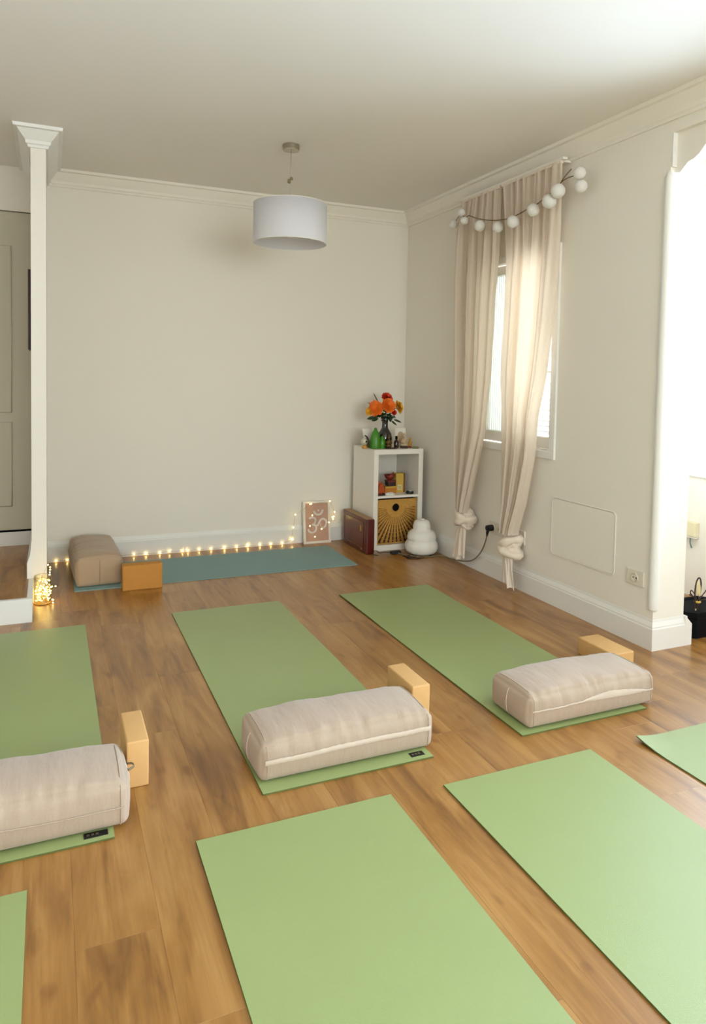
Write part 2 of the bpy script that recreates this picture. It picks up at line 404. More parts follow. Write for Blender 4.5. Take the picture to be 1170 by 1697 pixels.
# baseboards
BP = [(-0.012, 0.0), (0.015, 0.0), (0.015, 0.108), (0.012, 0.114), (0.012, 0.118), (0.006, 0.134), (0.004, 0.142), (-0.012, 0.142)]
BPJ = [(-0.012, 0.0), (0.015, 0.0), (0.015, 0.105), (0.012, 0.112), (0.012, 0.117), (0.003, 0.138), (0.001, 0.15), (-0.012, 0.15)]
pb = [(XW, YJ), (XW, YW), (-0.018, YW)]
struct('baseboard_back', seg_of(BP, pb, 1, 2), M['trim'])
pj = [(XO, YG), (XO, YJ), (XW, YJ), (XW, YW)]
b = seg_of(BPJ, pj, 2, 3); struct('baseboard_right', b, M['trim'])
b = seg_of(BPJ, pj, 1, 2); t = seg_of(BPJ, pj, 0, 1); merge(b, t); extrude_poly(b, [(XO, 0), (XO+0.046, 0), (XO+0.046, 0.107), (XO+0.036, 0.117), (XO+0.014, 0.138), (XO+0.012, 0.15), (XO, 0.15)], 'Y', YJ-0.0151, YG); struct('baseboard_jamb', b, M['trim'])
pp = [(-0.098, 4.376), (-0.098, 5.24)]
BPP = [(-0.003, 0.125), (0.024, 0.125), (0.024, 0.215), (0.020, 0.225), (0.008, 0.262), (0.0, 0.34), (-0.003, 0.34)]
struct('baseboard_partition', seg_of(BPP, pp, 0, 1), M['trim'])

# corner bead at the end of the right wall
b = B()
prof = [(0.002, 0.185), (0.016, 0.190), (0.023, 0.200), (0.0245, 0.22), (0.0245, 2.27), (0.022, 2.30), (0.014, 2.322), (0.004, 2.34)]
lathe(b, prof, (XW+0.012, YJ+0.012, 0), 20)
box(b, XW-0.005, YJ+0.028, 0.195, XW+0.002, YJ+0.034, 2.30); box(b, XW+0.028, YJ-0.004, 0.195, XW+0.033, YJ+0.002, 2.30)
struct('trim_6', b, M['trim'], smooth=False)
# scalloped lintel board inside the opening
pts = [(YJ, 2.50), (YJ, 2.318), (YJ-0.030, 2.312), (YJ-0.050, 2.330), (YJ-0.075, 2.350), (YJ-0.105, 2.356), (YJ-0.135, 2.372), (YJ-0.165, 2.402), (YJ-0.20, 2.432), (YJ-0.25, 2.452), (YJ-0.32, 2.462), (YJ-0.40, 2.465),
       (GY0+0.40, 2.465), (GY0+0.32, 2.462), (GY0+0.25, 2.452), (GY0+0.2, 2.432), (GY0+0.165, 2.402), (GY0+0.135, 2.372), (GY0+0.105, 2.356), (GY0+0.075, 2.35), (GY0+0.05, 2.33), (GY0+0.03, 2.312), (GY0, 2.318), (GY0, 2.50)]
b = B(); extrude_poly(b, pts, 'X', XW+0.028, XW+0.055); struct('trim_7', b, M['wall'])
# small fillet between wall end and board
b = B(); box(b, XW+0.0, YJ-0.010, 2.34, XW+0.028, YJ, 2.50, 0.002); struct('trim_8', b, M['trim'])

# ---------------------------------------------------------------- gallery window
TZ0, TZ1 = 2.22, 2.295
b = B(); box(b, XG-0.02, -1.5, 0.743, XG+0.10, 3.19, 0.821, 0.006)
gw = bpy.data.objects.new('window_1', None); COL.objects.link(gw); gw.location = (XG+0.05, 0.76, 0.821); gw['kind'] = 'structure'
fin('window_sill', b, M['trim'], gw)
b = B()
box(b, XG+0.03, -1.5, 0.821, XG+0.09, 3.19, 0.845); box(b, XG+0.03, -1.5, 2.47, XG+0.09, 3.19, 2.52)
for y in (-1.5, -0.572, 0.356, 1.284, 2.212, 3.14): box(b, XG+0.03, y, 0.845, XG+0.09, y+0.05, 2.47)
fin('window_frame', b, M['trim'], gw)
b = B(); box(b, XG+0.035, -1.5, TZ0, XG+0.085, 3.19, TZ1); fin('transom_bar', b, M['trim'], gw)
for y in (-1.45, -0.522, 0.406, 1.334, 2.262):
    t = B(); box(t, XG+0.056, y, 0.845, XG+0.060, y+0.878, TZ0); fin('pane', t, M['pane'], gw)
    t = B(); box(t, XG+0.056, y, TZ1, XG+0.060, y+0.878, 2.47); fin('pane', t, M['pane'], gw)
# rear window
rw = bpy.data.objects.new('window_2', None); COL.objects.link(rw); rw.location = (1.2, YR-0.1, 0.75); rw['kind'] = 'structure'
b = B()
box(b, -0.1, YR-0.12, 0.75, 2.5, YR-0.06, 0.81); box(b, -0.1, YR-0.12, 2.39, 2.5, YR-0.06, 2.45)
for x in (-0.1, 0.745, 1.59, 2.445): box(b, x, YR-0.12, 0.81, x+0.055, YR-0.06, 2.39)
fin('window_frame', b, M['trim'], rw)
for x in (-0.045, 0.80, 1.645):
    t = B(); box(t, x, YR-0.092, 0.81, x+0.80, YR-0.088, 2.39); fin('pane', t, M['pane'], rw)

# ---------------------------------------------------------------- small window behind the curtains
sw = bpy.data.objects.new('window_3', None); COL.objects.link(sw); sw.location = (XW, 3.74, 0.85); sw['kind'] = 'structure'
b = B()
Y0, Y1, Z0, Z1 = 3.295, 4.185, 0.852, 2.113
for (a, c, d, e) in ((Y0, Z0, Y1, Z0+0.045), (Y0, Z1-0.045, Y1, Z1), (Y0, Z0+0.045, Y0+0.05, Z1-0.045), (Y1-0.05, Z0+0.045, Y1, Z1-0.045)):
    box(b, XW-0.014, a, c, XW+0.03, d, e, 0.003)
fin('casing', b, M['trim'], sw)
b = B()
for (ya, yb_) in ((WB0+0.012, 3.735), (3.745, WB1-0.012)):
    box(b, XW+0.05, ya, WZ0+0.01, XW+0.10, ya+0.05, WZ1-0.01, 0.003); box(b, XW+0.05, yb_-0.05, WZ0+0.01, XW+0.10, yb_, WZ1-0.01, 0.003)
    box(b, XW+0.05, ya+0.05, WZ0+0.01, XW+0.10, yb_-0.05, WZ0+0.08, 0.003); box(b, XW+0.05, ya+0.05, WZ1-0.07, XW+0.10, yb_-0.05, WZ1-0.01, 0.003)
fin('casement', b, M['trim'], sw)
fm = bpy.data.materials.new('frosted_teal_glass'); fm.use_nodes = True; nt = fm.node_tree
tl_ = nt.nodes.new('ShaderNodeBsdfTranslucent'); wv = nt.nodes.new('ShaderNodeTexWave'); wv.bands_direction = 'Y'; wv.inputs['Scale'].default_value = 14; wv.inputs['Distortion'].default_value = 0.6
mxn = nt.nodes.new('ShaderNodeMix'); mxn.data_type = 'RGBA'; mxn.inputs['A'].default_value = (0.22, 0.235, 0.215, 1); mxn.inputs['B'].default_value = (0.42, 0.44, 0.41, 1)
tcn = nt.nodes.new('ShaderNodeTexCoord'); nt.links.new(tcn.outputs['Object'], wv.inputs[0]); nt.links.new(wv.outputs[0], mxn.inputs['Factor']); nt.links.new(mxn.outputs['Result'], tl_.inputs[0])
nt.links.new(tl_.outputs[0], nt.nodes['Material Output'].inputs['Surface'])
for ya, yb_, mm_ in ((WB0+0.062, 3.685, M['pane']), (3.795, WB1-0.062, fm)):
    t = B(); box(t, XW+0.072, ya, WZ0+0.08, XW+0.076, yb_, WZ1-0.07); fin('pane', t, mm_, sw)
b = B(); box(b, XW-0.02, 3.36, 1.36, XW+0.05, 3.372, 1.372, 0.002); box(b, XW+0.03, 3.725, 1.36, XW+0.05, 3.755, 1.44, 0.003); fin('window_handle', b, M['trim'], sw)
# louvred shutter outside the right-hand casement and its twin folded open on the left
fr = B()
box(fr, XO-0.06, WB0+0.0, WZ0, XO-0.03, WB0+0.035, WZ1); box(fr, XO-0.06, 3.68, WZ0, XO-0.03, 3.72, WZ1)
box(fr, XO-0.06, WB0+0.035, WZ0, XO-0.03, 3.68, WZ0+0.05); box(fr, XO-0.06, WB0+0.035, WZ1-0.05, XO-0.03, 3.68, WZ1)
fro = fin('shutter_frame', fr, M['slat'], sw)
z = WZ0+0.06; first = None
while z < WZ1-0.06:
    if first is None:
        t = B(); box(t, -0.018, -0.165, -0.003, 0.018, 0.158, 0.003, 0.001)
        bmesh.ops.rotate(t, verts=t.verts, matrix=Matrix.Rotation(R(38), 3, 'Y'))
        bmesh.ops.translate(t, verts=t.verts, vec=(XO-0.045, 3.525, z))
        first = fin('slat', t, M['slat'], sw, loc=(XO-0.045, 3.525, z))
    else:
        o = first.copy(); COL.objects.link(o); o.location = (first.location.x, first.location.y, z-sw.location.z)
    z += 0.034

# ---------------------------------------------------------------- yoga mats
def mat_mesh(x0, x1, y0, y1, z0, curl=None, wav=0.0015, seed=0):
    b = B(); nx, ny = 14, 40; th = 0.005; top = []; bot = []
    for j in range(ny+1):
        ra, rb = [], []
        for i in range(nx+1):
            x = x0+(x1-x0)*i/nx; y = y0+(y1-y0)*j/ny
            e = noise.noise(Vector((x*2.2+seed, y*2.2, seed)))
            edge = max(0, 1-min(i, nx-i)/2.0)
            z = z0+max(0, e)*wav*edge
            if curl:
                cx_, cy_, ch, cr = curl; d = math.hypot(x-cx_, y-cy_)
                if d < cr: z += ch*(1-d/cr)**2
            ra.append(b.verts.new((x, y, z+th))); rb.append(b.verts.new((x, y, z)))
        top.append(ra); bot.append(rb)
    for j in range(ny):
        for i in range(nx):
            f = b.faces.new((top[j][i], top[j][i+1], top[j+1][i+1], top[j+1][i])); f.smooth = True
            f = b.faces.new((bot[j][i], bot[j+1][i], bot[j+1][i+1], bot[j][i+1])); f.material_index = 1
    for i in range(nx):
        for j in (0, ny): b.faces.new((top[j][i], top[j][i+1], bot[j][i+1], bot[j][i])).material_index = 1
    for j in range(ny):
        for i in (0, nx): b.faces.new((top[j][i], top[j+1][i], bot[j+1][i], bot[j][i])).material_index = 1
    for e in b.edges:
        if len(e.link_faces) == 2 and e.link_faces[0].material_index != e.link_faces[1].material_index: e.smooth = False
    return b
def yoga_mat(x0, x1, y0, y1, label, group, rot=0, mats=('green', 'green_d'), curl=None, tag=None, seed=0, nm='yoga_mat', wav=0.003):
    t = thing(nm, label, 'mat', ((x0+x1)/2, (y0+y1)/2, 0), group)
    sh = fin('foam_sheet', mat_mesh(x0, x1, y0, y1, 0.0005, curl, wav, seed), [M[mats[0]], M[mats[1]]], t)
    if tag:
        b = B(); box(b, tag[0], tag[1], 0.0054, tag[2], tag[3], 0.0066, 0.0004)
        g = fin('brand_tag', b, M['black'], t, label='small black rectangular tag')
        b = B()
        for q in range(3): box(b, tag[0]+0.008+q*0.012, tag[1]+0.010, 0.0066, tag[0]+0.016+q*0.012, tag[1]+0.018, 0.0069)
        fin('tag_print', b, M['nickel'], g)
    t.rotation_euler[2] = rot
    return t
GM = 'light green yoga mats'
yoga_mat(0.610, 1.220, 2.065, 3.868, 'green mat under the middle bolster, at centre of the room', GM, seed=1, tag=(1.145, 2.085, 1.198, 2.112), wav=0.006)
yoga_mat(1.598, 2.205, 2.070, 3.860, 'green mat nearest the curtained wall, under the right-hand bolster', GM, seed=2)
yoga_mat(0.374, 0.982, 0.12, 1.920, 'green mat with no bolster, front centre of the picture', GM, seed=3)
yoga_mat(1.164, 1.766, 0.10, 1.903, 'green mat with no bolster, front right, second from the right edge', GM, seed=4)
yoga_mat(1.972, 2.582, 0.09, 1.893, 'green mat with a lifted corner, cut off by the right picture edge', GM, seed=5, curl=(1.972, 1.893, 0.016, 0.14))
yoga_mat(-0.442, 0.166, 2.022, 3.838, 'green mat under the left-hand bolster, cut off by the left picture edge', GM, seed=6, tag=(0.085, 2.040, 0.150, 2.066))
yoga_mat(-0.665, -0.055, 0.08, 1.888, 'green mat corner at the bottom left of the picture, without bolster', GM, seed=7)
yoga_mat(0.132, 1.975, 4.450, 5.035, 'teal yoga mat laid along the back wall beneath the fairy lights', None, mats=('teal', 'teal'), seed=8, wav=0.004, nm='yoga_mat')

# ---------------------------------------------------------------- bolsters
def sgn(v): return 1 if v >= 0 else -1
def bolster_mesh(L_, W_, H_, seed, crown=0.030, n=(56, 26, 16)):
    """box centred at origin, base on z=0"""
    b = B(); t = bmesh.new(); nx, ny, nz = n; idx = {}
    r = 0.020
    def P(u, v, w):
        # u,v,w in -1..1 on the cube surface -> pillow shape
        hx, hy, hz = L_/2, W_/2, H_/2
        p = Vector((u*hx, v*hy, w*hz))
        q = Vector((max(-hx+r, min(hx-r, p.x)), max(-hy+r, min(hy-r, p.y)), max(-hz+r, min(hz-r, p.z))))
        d = p-q
        if d.length > 1e-9:
            d.normalize(); p = q+d*r
        cu, cv, cw = max(0, 1-u*u), max(0, 1-v*v), max(0, 1-w*w)
        z = p.z; up = (w+1)/2
        p.z += crown*up*(cu**0.45)*(cv**0.6)
        p.y += 0.016*v*(cu**0.5)*cw
        p.x += 0.013*u*(cv**0.8)*cw
        # wrinkles pulled towards the long top seams
        wr = (1.0 if v < 0 else 0.25)*max(0, 1-abs(abs(v)-0.88)/0.35)*max(0, min(1, (w+0.3)/0.9))
        nz_ = noise.noise(Vector((p.x*36+seed*7, v*0.9, w*0.8+seed)))
        n2 = noise.noise(Vector((p.x*8+seed*3, p.y*8, p.z*8)))
        p.z += 0.0075*nz_*wr+0.006*n2*up
        p.y += 0.0065*nz_*wr*sgn(v)
        ew = max(0, abs(u)-0.7)/0.3
        p.z -= 0.006*ew*ew*up
        p.z += hz
        if p.z < 0: p.z = 0
        return p
    def vert(u, v, w):
        k = (round(u, 4), round(v, 4), round(w, 4))
        if k not in idx: idx[k] = b.verts.new(P(u, v, w))
        return idx[k]
    def face(fu):
        def sp(i, n_): 
            s = -1+2*i/n_; return math.copysign(1-(1-abs(s))**1.25, s)
        return sp
    sp = face(0)
    def quad(fix, val, na, nb):
        for i in range(na):
            for j in range(nb):
                c = []
                for (a, d) in ((i, j), (i+1, j), (i+1, j+1), (i, j+1)):
                    s, q = sp(a, na), sp(d, nb)
                    k = {'u': (val, s, q), 'v': (s, val, q), 'w': (s, q, val)}[fix]
                    c.append(vert(*k))
                if len(set(c)) == 4:
                    f = b.faces.new(c); f.smooth = True
    for val in (-1, 1):
        quad('w', val, nx, ny); quad('v', val, nx, nz); quad('u', val, ny, nz)
    return b, P
def bolster(x, y, z, label, L_=0.63, W_=0.245, H_=0.125, rot=0, mt='linen', seed=0, zipside=-1, flap='flat', handle=True, group='linen bolsters on the mats'):
    t = thing('bolster', label, 'bolster', (0, 0, 0), group)
    b, P = bolster_mesh(L_, W_, H_, seed)
    fin('cushion_body', b, M[mt], t, smooth=True)
    # piping round both ends and along the long seam
    for s in (-1, 1):
        b = B(); tube(b, [P(s, 0.0, w)+Vector((0.0008*s, 0, 0)) for w in (-0.9, -0.6, -0.3, 0, 0.3, 0.6, 0.85)], 0.0013, 5); fin('end_seam', b, M['curtaint' if mt != 'linen_br' else 'cable'], t)
        b = B(); loop = []
        for k in range(40):
            a = 2*PI*k/40; c, d = math.cos(a), math.sin(a)
            mx_ = max(abs(c), abs(d)); v, w = c/mx_, d/mx_
            p = P(s*0.93, v*1.0, w*1.0)
            p.x += 0.0006*s; loop.append((p.x, p.y*1.004, max(p.z*1.003, 0.002)))
        tube(b, loop, 0.0022, 5, closed=True); fin('end_seam', b, M[mt], t)
    b = B(); pts = []; NN = 48
    for k in range(NN+1):
        u = -0.96+1.92*k/NN
        p = P(u, zipside, 0.05+0.10*math.sin(u*2.0+seed)); pts.append(Vector((p.x, p.y+0.0015*zipside, p.z)))
    rows = []
    for k, p in enumerate(pts):
        u = k/NN
        wdt = 0.016
        if flap == 'open': wdt = 0.006+0.020*max(0, math.sin(PI*min(1, max(0, (u-0.38)/0.55))))**0.8
        if flap == 'thin': wdt = 0.004
        rip = 0.0012*math.sin(k*2.7+seed)
        ring = []
        for q in range(5):
            ff = q/4; off = math.sin(PI*ff)*0.002+0.003
            pp = P(-0.96+1.92*u, zipside, 0.05+0.10*math.sin((-0.96+1.92*u)*2.0+seed)+(ff-0.0)*wdt/(H_/2))
            ring.append(b.verts.new((pp.x, pp.y+zipside*(off+rip), pp.z)))
        rows.append(ring)
    for k in range(NN):
        for q in range(4):
            f = b.faces.new((rows[k][q], rows[k][q+1], rows[k+1][q+1], rows[k+1][q])); f.smooth = True
    fin('zip_flap', b, M['cotton'] if flap != 'thin' else M[mt], t, label='pale cotton strip covering the zip' if flap != 'thin' else None)
    if handle:
        b = B(); s = 1
        xe = L_/2+0.012
        tube(b, [(xe-0.004, -0.02, H_*0.82), (xe+0.012, -0.012, H_*0.84), (xe+0.016, 0.0, H_*0.83), (xe+0.012, 0.012, H_*0.84), (xe-0.004, 0.02, H_*0.82)], 0.004, 5, smoothpts=1, flat=0.4)
        fin('carry_loop', b, M['cable'], t)
    t.location = (x, y, z); t.rotation_euler[2] = rot
    return t
bolster(0.932, 2.243, 0.0065, 'beige bolster across the middle green mat, wrinkled top, pale zip strip in front', seed=1, handle=False)
bolster(1.953, 2.215, 0.0065, 'beige bolster on the mat nearest the curtained wall, zip strip gaping open', seed=2, flap='open', L_=0.625, W_=0.245)
bolster(-0.108, 2.183, 0.0065, 'beige bolster cut off by the left picture edge, on the left green mat', seed=3, flap='thin', L_=0.63, H_=0.13)
bolster(0.268, 4.822, 0.0065, 'brownish bolster seen end-on, standing on the left end of the teal mat', seed=4, rot=R(-88), L_=0.62, W_=0.265, H_=0.178, mt='linen_br', flap='thin', handle=False)

# ---------------------------------------------------------------- foam blocks
def block(x0, y0, x1, y1, h, label, mt, z0=0.0):
    b = B(); box(b, x0, y0, z0, x1, y1, z0+h, 0.006, 3)
    for f in b.faces: f.smooth = True
    return fin('yoga_block', b, M[mt], None, loc=((x0+x1)/2, (y0+y1)/2, z0), label=label, cat='yoga block', group='cork-coloured yoga blocks')
block(0.400, 4.368, 0.632, 4.446, 0.152, 'orange-tan block on its long side at the back, beside the end-on bolster', 'cork2')
block(1.254, 2.290, 1.330, 2.505, 0.15, 'tan block on edge on the floor, just right of the middle bolster', 'cork')
block(2.340, 2.395, 2.462, 2.628, 0.082, 'tan block lying low behind the right-hand bolster, next to the wall', 'cork')
block(0.220, 2.255, 0.288, 2.470, 0.15, 'tan block on edge between the left-hand bolster and the middle mat', 'cork')

# ---------------------------------------------------------------- pendant lamp
LX, LY = 1.296, 3.99
t = thing('pendant_lamp', 'white drum-shaped fabric pendant lamp hanging from the ceiling', 'lamp', (LX, LY, CE))
b = B(); lathe(b, [(0.046, CE-0.034), (0.048, CE-0.030), (0.048, CE-0.002), (0.046, CE)], (LX, LY, 0), 28); fin('ceiling_rose', b, M['nickel'], t)
b = B(); tube(b, [(LX, LY, CE-0.03), (LX, LY, 2.47), (LX-0.004, LY, 2.36), (LX, LY, 2.27)], 0.0028, 6)
fin('cord', b, mat('clear_cord', (186, 180, 160), 0.4), t)
b = B(); lathe(b, [(0.006, 2.438), (0.010, 2.442), (0.010, 2.458), (0.006, 2.462)], (LX-0.010, LY, 0), 12); lathe(b, [(0.006, 2.458), (0.009, 2.462), (0.009, 2.472), (0.005, 2.476)], (LX+0.004, LY, 0), 12)
fin('cord_adjuster', b, M['cable'], t)
b = B(); lathe(b, [(0.215, 2.088), (0.215, 2.318), (0.2135, 2.318), (0.2135, 2.088), (0.215, 2.088)], (LX, LY, 0), 64, cap=False); fin('lamp_shade', b, M['shade'], t, smooth=False)
for f in t.children[-1].data.polygons: f.use_smooth = True
for zz in (2.089, 2.316):
    b = B(); tube(b, [(LX+0.2145*math.cos(a), LY+0.2145*math.sin(a), zz) for a in [2*PI*k/64 for k in range(64)]], 0.0022, 5, closed=True)
    fin('rim', b, M['white'], t)
b = B()
for k in range(3):
    a = 2*PI*k/3+0.5; tube(b, [(LX+0.02*math.cos(a), LY+0.02*math.sin(a), 2.26), (LX+0.21*math.cos(a), LY+0.21*math.sin(a), 2.30)], 0.002, 5)
tube(b, [(LX+0.022*math.cos(a), LY+0.022*math.sin(a), 2.26) for a in [2*PI*k/16 for k in range(16)]], 0.003, 5, closed=True)
fin('shade_carrier', b, M['white'], t)
b = B(); lathe(b, [(0.015, 2.285), (0.02, 2.28), (0.02, 2.23), (0.017, 2.225)], (LX, LY, 0), 16); fin('bulb_holder', b, M['white'], t)
b = B(); lathe(b, [(0.013, 2.228), (0.016, 2.21), (0.029, 2.18), (0.032, 2.155), (0.024, 2.132), (0.006, 2.124)], (LX, LY, 0), 20); fin('light_bulb', b, M['cloud'], t, smooth=True)

# ---------------------------------------------------------------- curtains
def interp(tab, z):
    tab = sorted(tab)
    if z <= tab[0][0]: return tab[0][1]
    for (a, p), (c, q) in zip(tab, tab[1:]):
        if z <= c:
            s = (z-a)/(c-a); return p+(q-p)*s
    return tab[-1][1]
def curtain(name, label, left, right, ztop, zbot, folds, seed, knotc, tail_bot, xk=2.635):
    t = thing(name, label, 'curtain', (2.64, (left[0][1]+right[0][1])/2, ztop), 'knotted linen curtains')
    b = B(); ns, nz = 170, 84; rows = []
    rnd = random.Random(seed); ph = [rnd.uniform(0, 6.28) for _ in range(6)]
    for j in range(nz+1):
        z = ztop+(zbot-ztop)*j/nz; yl, yr = interp(left, z), interp(right, z)
        h = (ztop-z)/(ztop-zbot)
        row = []
        for i in range(ns+1):
            s = i/ns
            # uneven fold spacing
            ss = s+0.03*math.sin(2*PI*s*2.3+ph[0])+0.015*math.sin(2*PI*s*5.1+ph[1]+h*1.2)
            wave = math.sin(2*PI*folds*ss+ph[2]+0.7*h)
            w2 = math.sin(2*PI*folds*2.37*ss+ph[3]+1.4*h)
            w3 = math.sin(2*PI*3.1*ss+ph[4])
            topf = max(0, 1-h/0.16)
            tight = max(0, (h-0.72)/0.28)
            amp = 0.014*(1-topf)+0.009*topf
            amp2 = 0.008*topf+0.0035*(1-topf)+0.004*tight
            big = 0.018*min(1, h/0.25)*(1-0.5*tight)
            x = xk+amp*wave+amp2*w2+big*w3*0.8-0.012*tight
            # tight bundle: wrap fabric round
            rnd_ = tight*0.035*math.sqrt(max(0, 1-(2*s-1)**2))
            x -= rnd_
            row.append(b.verts.new((min(x, 2.692), yl+(yr-yl)*s+0.004*w2*(1-tight), z)))
        rows.append(row)
    for j in range(nz):
        for i in range(ns):
            f = b.faces.new((rows[j][i], rows[j][i+1], rows[j+1][i+1], rows[j+1][i])); f.smooth = True
    fin('fabric_panel', b, M['curtain'], t)
    # gathered heading tape
    yl, yr = left[0][1], right[0][1]
    b = B(); box(b, xk-0.010, yr, ztop-0.012, xk+0.014, yl, ztop+0.004, 0.003); fin('heading_tape', b, M['curtaint'], t)
    # the knot: a lump with wraps of twisted cloth
    ky, kz, kr = knotc; b = B()
    q = bmesh.new(); bmesh.ops.create_icosphere(q, subdivisions=4, radius=1)
    for v in q.verts:
        p = v.co.copy(); d = 1+0.13*math.sin(9*p.z+4*p.y+seed)+0.10*noise.noise(p*3+Vector((seed, 0, 0)))
        v.co = Vector((p.x*kr*0.62*d, p.y*kr*0.92*d, p.z*kr*0.9*d))
    for f in q.faces: f.smooth = True
    bmesh.ops.translate(q, vec=(2.645, ky, kz), verts=q.verts); merge(b, q)
    sg = 1 if seed % 2 else -1
    for k, (tilt, rad, off, th) in enumerate(((26, 0.86, 0.28, 0.30), (-18, 0.92, -0.22, 0.27), (52, 0.80, 0.0, 0.22))):
        ring = []
        for a in range(28):
            an = 2*PI*a/28; p = Vector((math.cos(an)*kr*rad*0.75, math.sin(an)*kr*rad, 0))
            p.rotate(Matrix.Rotation(R(tilt*sg), 3, 'X')); ring.append(Vector((2.642, ky, kz+off*kr))+p)
        tube(b, ring, [kr*th*(1+0.18*math.sin(a*0.9+k)) for a in range(28)], 8, closed=True)
    for v in b.verts:
        v.co += Vector((1, 1, 1))*0.0035*noise.noise(v.co*70)
        if v.co.x > 2.70: v.co.x = 2.70
    fin('knot', b, M['curtaint'], t, smooth=True)
    # tails below the knot
    for k, (dy, wtop, wbot, zb, ph_) in enumerate(tail_bot):
        b = B(); rows = []; zt = kz-kr*0.35
        for j in range(22):
            h = j/21; z = zt+(zb-zt)*h; w_ = wtop+(wbot-wtop)*h; row = []
            for i in range(25):
                s = i/24-0.5
                x = 2.628-0.016*math.cos(PI*s)+0.008*math.sin(2*PI*1.6*s+ph_+h)+0.003*math.sin(2*PI*4*s+ph_)-0.010*h
                row.append(b.verts.new((min(x, 2.693), ky+dy*h+s*w_, z+0.006*math.sin(9*s+ph_)*h)))
            rows.append(row)
        for j in range(21):
            for i in range(24): b.faces.new((rows[j][i], rows[j][i+1], rows[j+1][i+1], rows[j+1][i])).smooth = True
        fin('tail', b, M['curtaint'], t)
    return t
curtain('curtain', 'left linen curtain, knotted low, its knot nearest the cabinet',
        [(2.545, 4.262), (2.39, 4.312), (2.03, 4.316), (1.35, 4.283), (0.84, 4.249), (0.445, 4.174), (0.38, 4.15)],
        [(2.545, 3.808), (2.09, 3.806), (1.82, 3.832), (1.35, 3.853), (0.94, 3.909), (0.467, 4.045), (0.38, 4.07)], 2.545, 0.40, 6, 3, (4.125, 0.352, 0.084),
        [(0.070, 0.06, 0.115, 0.060, 0.3), (0.000, 0.07, 0.095, 0.090, 2.1)])
curtain('curtain', 'right linen curtain, knotted low, beside the double socket plate',
        [(2.545, 3.790), (2.08, 3.745), (1.35, 3.765), (0.89, 3.725), (0.361, 3.660)],
        [(2.545, 3.225), (2.155, 3.241), (1.65, 3.285), (1.35, 3.328), (1.095, 3.393), (0.838, 3.414), (0.567, 3.47), (0.384, 3.533)], 2.545, 0.36, 6, 8, (3.605, 0.275, 0.086),
        [(-0.010, 0.085, 0.085, 0.050, 0.9), (-0.055, 0.075, 0.085, 0.030, 3.0)])
b = B(); box(b, 2.622, 3.20, 2.548, 2.656, 4.29, 2.562, 0.003)
for y in (3.25, 3.75, 4.24): box(b, 2.65, y-0.01, 2.549, 2.714, y+0.01, 2.561)
fin('curtain_track', b, M['white'], None, loc=(2.64, 3.745, 2.555), label='slim white curtain track under the cornice', cat='curtain rail')

# ---------------------------------------------------------------- cotton-ball garland over the curtains
balls = [(2.585, 4.290, 2.392, .030), (2.585, 4.185, 2.450, .028), (2.56, 4.110, 2.378, .027), (2.56, 3.921, 2.309, .036), (2.56, 3.717, 2.262, .033), (2.555, 3.556, 2.264, .037),
         (2.555, 3.364, 2.294, .037), (2.552, 3.219, 2.311, .040), (2.552, 3.148, 2.351, .040), (2.60, 3.035, 2.425, .034), (2.62, 3.045, 2.360, .035)]
t = thing('ball_garland', 'garland of white cotton balls on a brown cord, draped across the curtain tops', 'garland', (2.58, 3.7, 2.5))
b = B()
def at_x(px, py, X):
    d = fw+rr*((px-CX)/F_PX)-uu*((py-CY)/F_PX); return Vector((0, 0, CAM_H))+d*(X/d.x)
cord = [at_x(a, c, 2.585) for a, c in ((777, 357), (790, 362), (806, 365), (825, 365.5), (845, 362), (862, 354), (878, 344), (893, 337), (903, 327), (914, 320), (924, 312), (930, 301), (944, 293), (958, 290))]
tube(b, cord, 0.003, 6, smoothpts=2)
tube(b, [cord[11], at_x(938, 290, 2.60), at_x(947, 280, 2.62)], 0.0025, 6, smoothpts=2)
tube(b, [cord[0], at_x(771, 362, 2.59), at_x(764, 352, 2.59), at_x(756, 366, 2.59)], 0.0025, 6, smoothpts=1)
tube(b, [cord[-1], at_x(964, 296, 2.62)], 0.0025, 6)
fin('cord', b, mat('brown_cord', (112, 88, 52), 0.8), t)
bm_ = mat('cotton_yarn', (228, 222, 216), 0.9, bump=0.6, bscale=160)
for x, y, z, r in balls:
    b = B(); q = bmesh.new(); bmesh.ops.create_icosphere(q, subdivisions=3, radius=r)
    for v in q.verts: v.co *= 1+0.035*noise.noise(v.co*90+Vector((y*9, 0, 0)))
    for f in q.faces: f.smooth = True
    bmesh.ops.translate(q, vec=(x, y, z), verts=q.verts); merge(b, q)
    fin('cotton_ball', b, bm_, t, smooth=True)

# ---------------------------------------------------------------- wall sockets, access panel
def plate(y0, y1, z0, z1, holes, label, parentname='wall_socket'):
    yc, zc = (y0+y1)/2, (z0+z1)/2
    t = thing(parentname, label, 'socket', (XW, yc, zc), 'ivory wall sockets')
    b = B(); box(b, XW-0.010, y0, z0, XW+0.001, y1, z1, 0.003); fin('cover_plate', b, M['socket'], t)
    for hy in holes:
        b = B(); lathe(b, [(0.021, -0.004), (0.0225, 0.0), (0.0225, 0.003), (0.019, 0.003), (0.018, -0.002)], (XW-0.0105, hy, zc), 24, axis='X', cap=False)
        bmesh.ops.scale(b, vec=(1, 1, 1), verts=b.verts)
        s = fin('socket_rim', b, M['socket'], t)
        b = B()
        for q in (-0.0095, 0.0095): lathe(b, [(0.003, -0.002), (0.003, 0.0005)], (XW-0.0108, hy+q, zc), 10, axis='X')
        fin('pin_hole', b, M['hole'], t)
    return t
plate(3.765, 3.925, 0.290, 0.372, (3.885, 3.805), 'double socket with the black plug in it, between the two curtains')
plate(3.548, 3.710, 0.288, 0.376, (3.600,), 'double socket plate half hidden behind the right curtain knot')
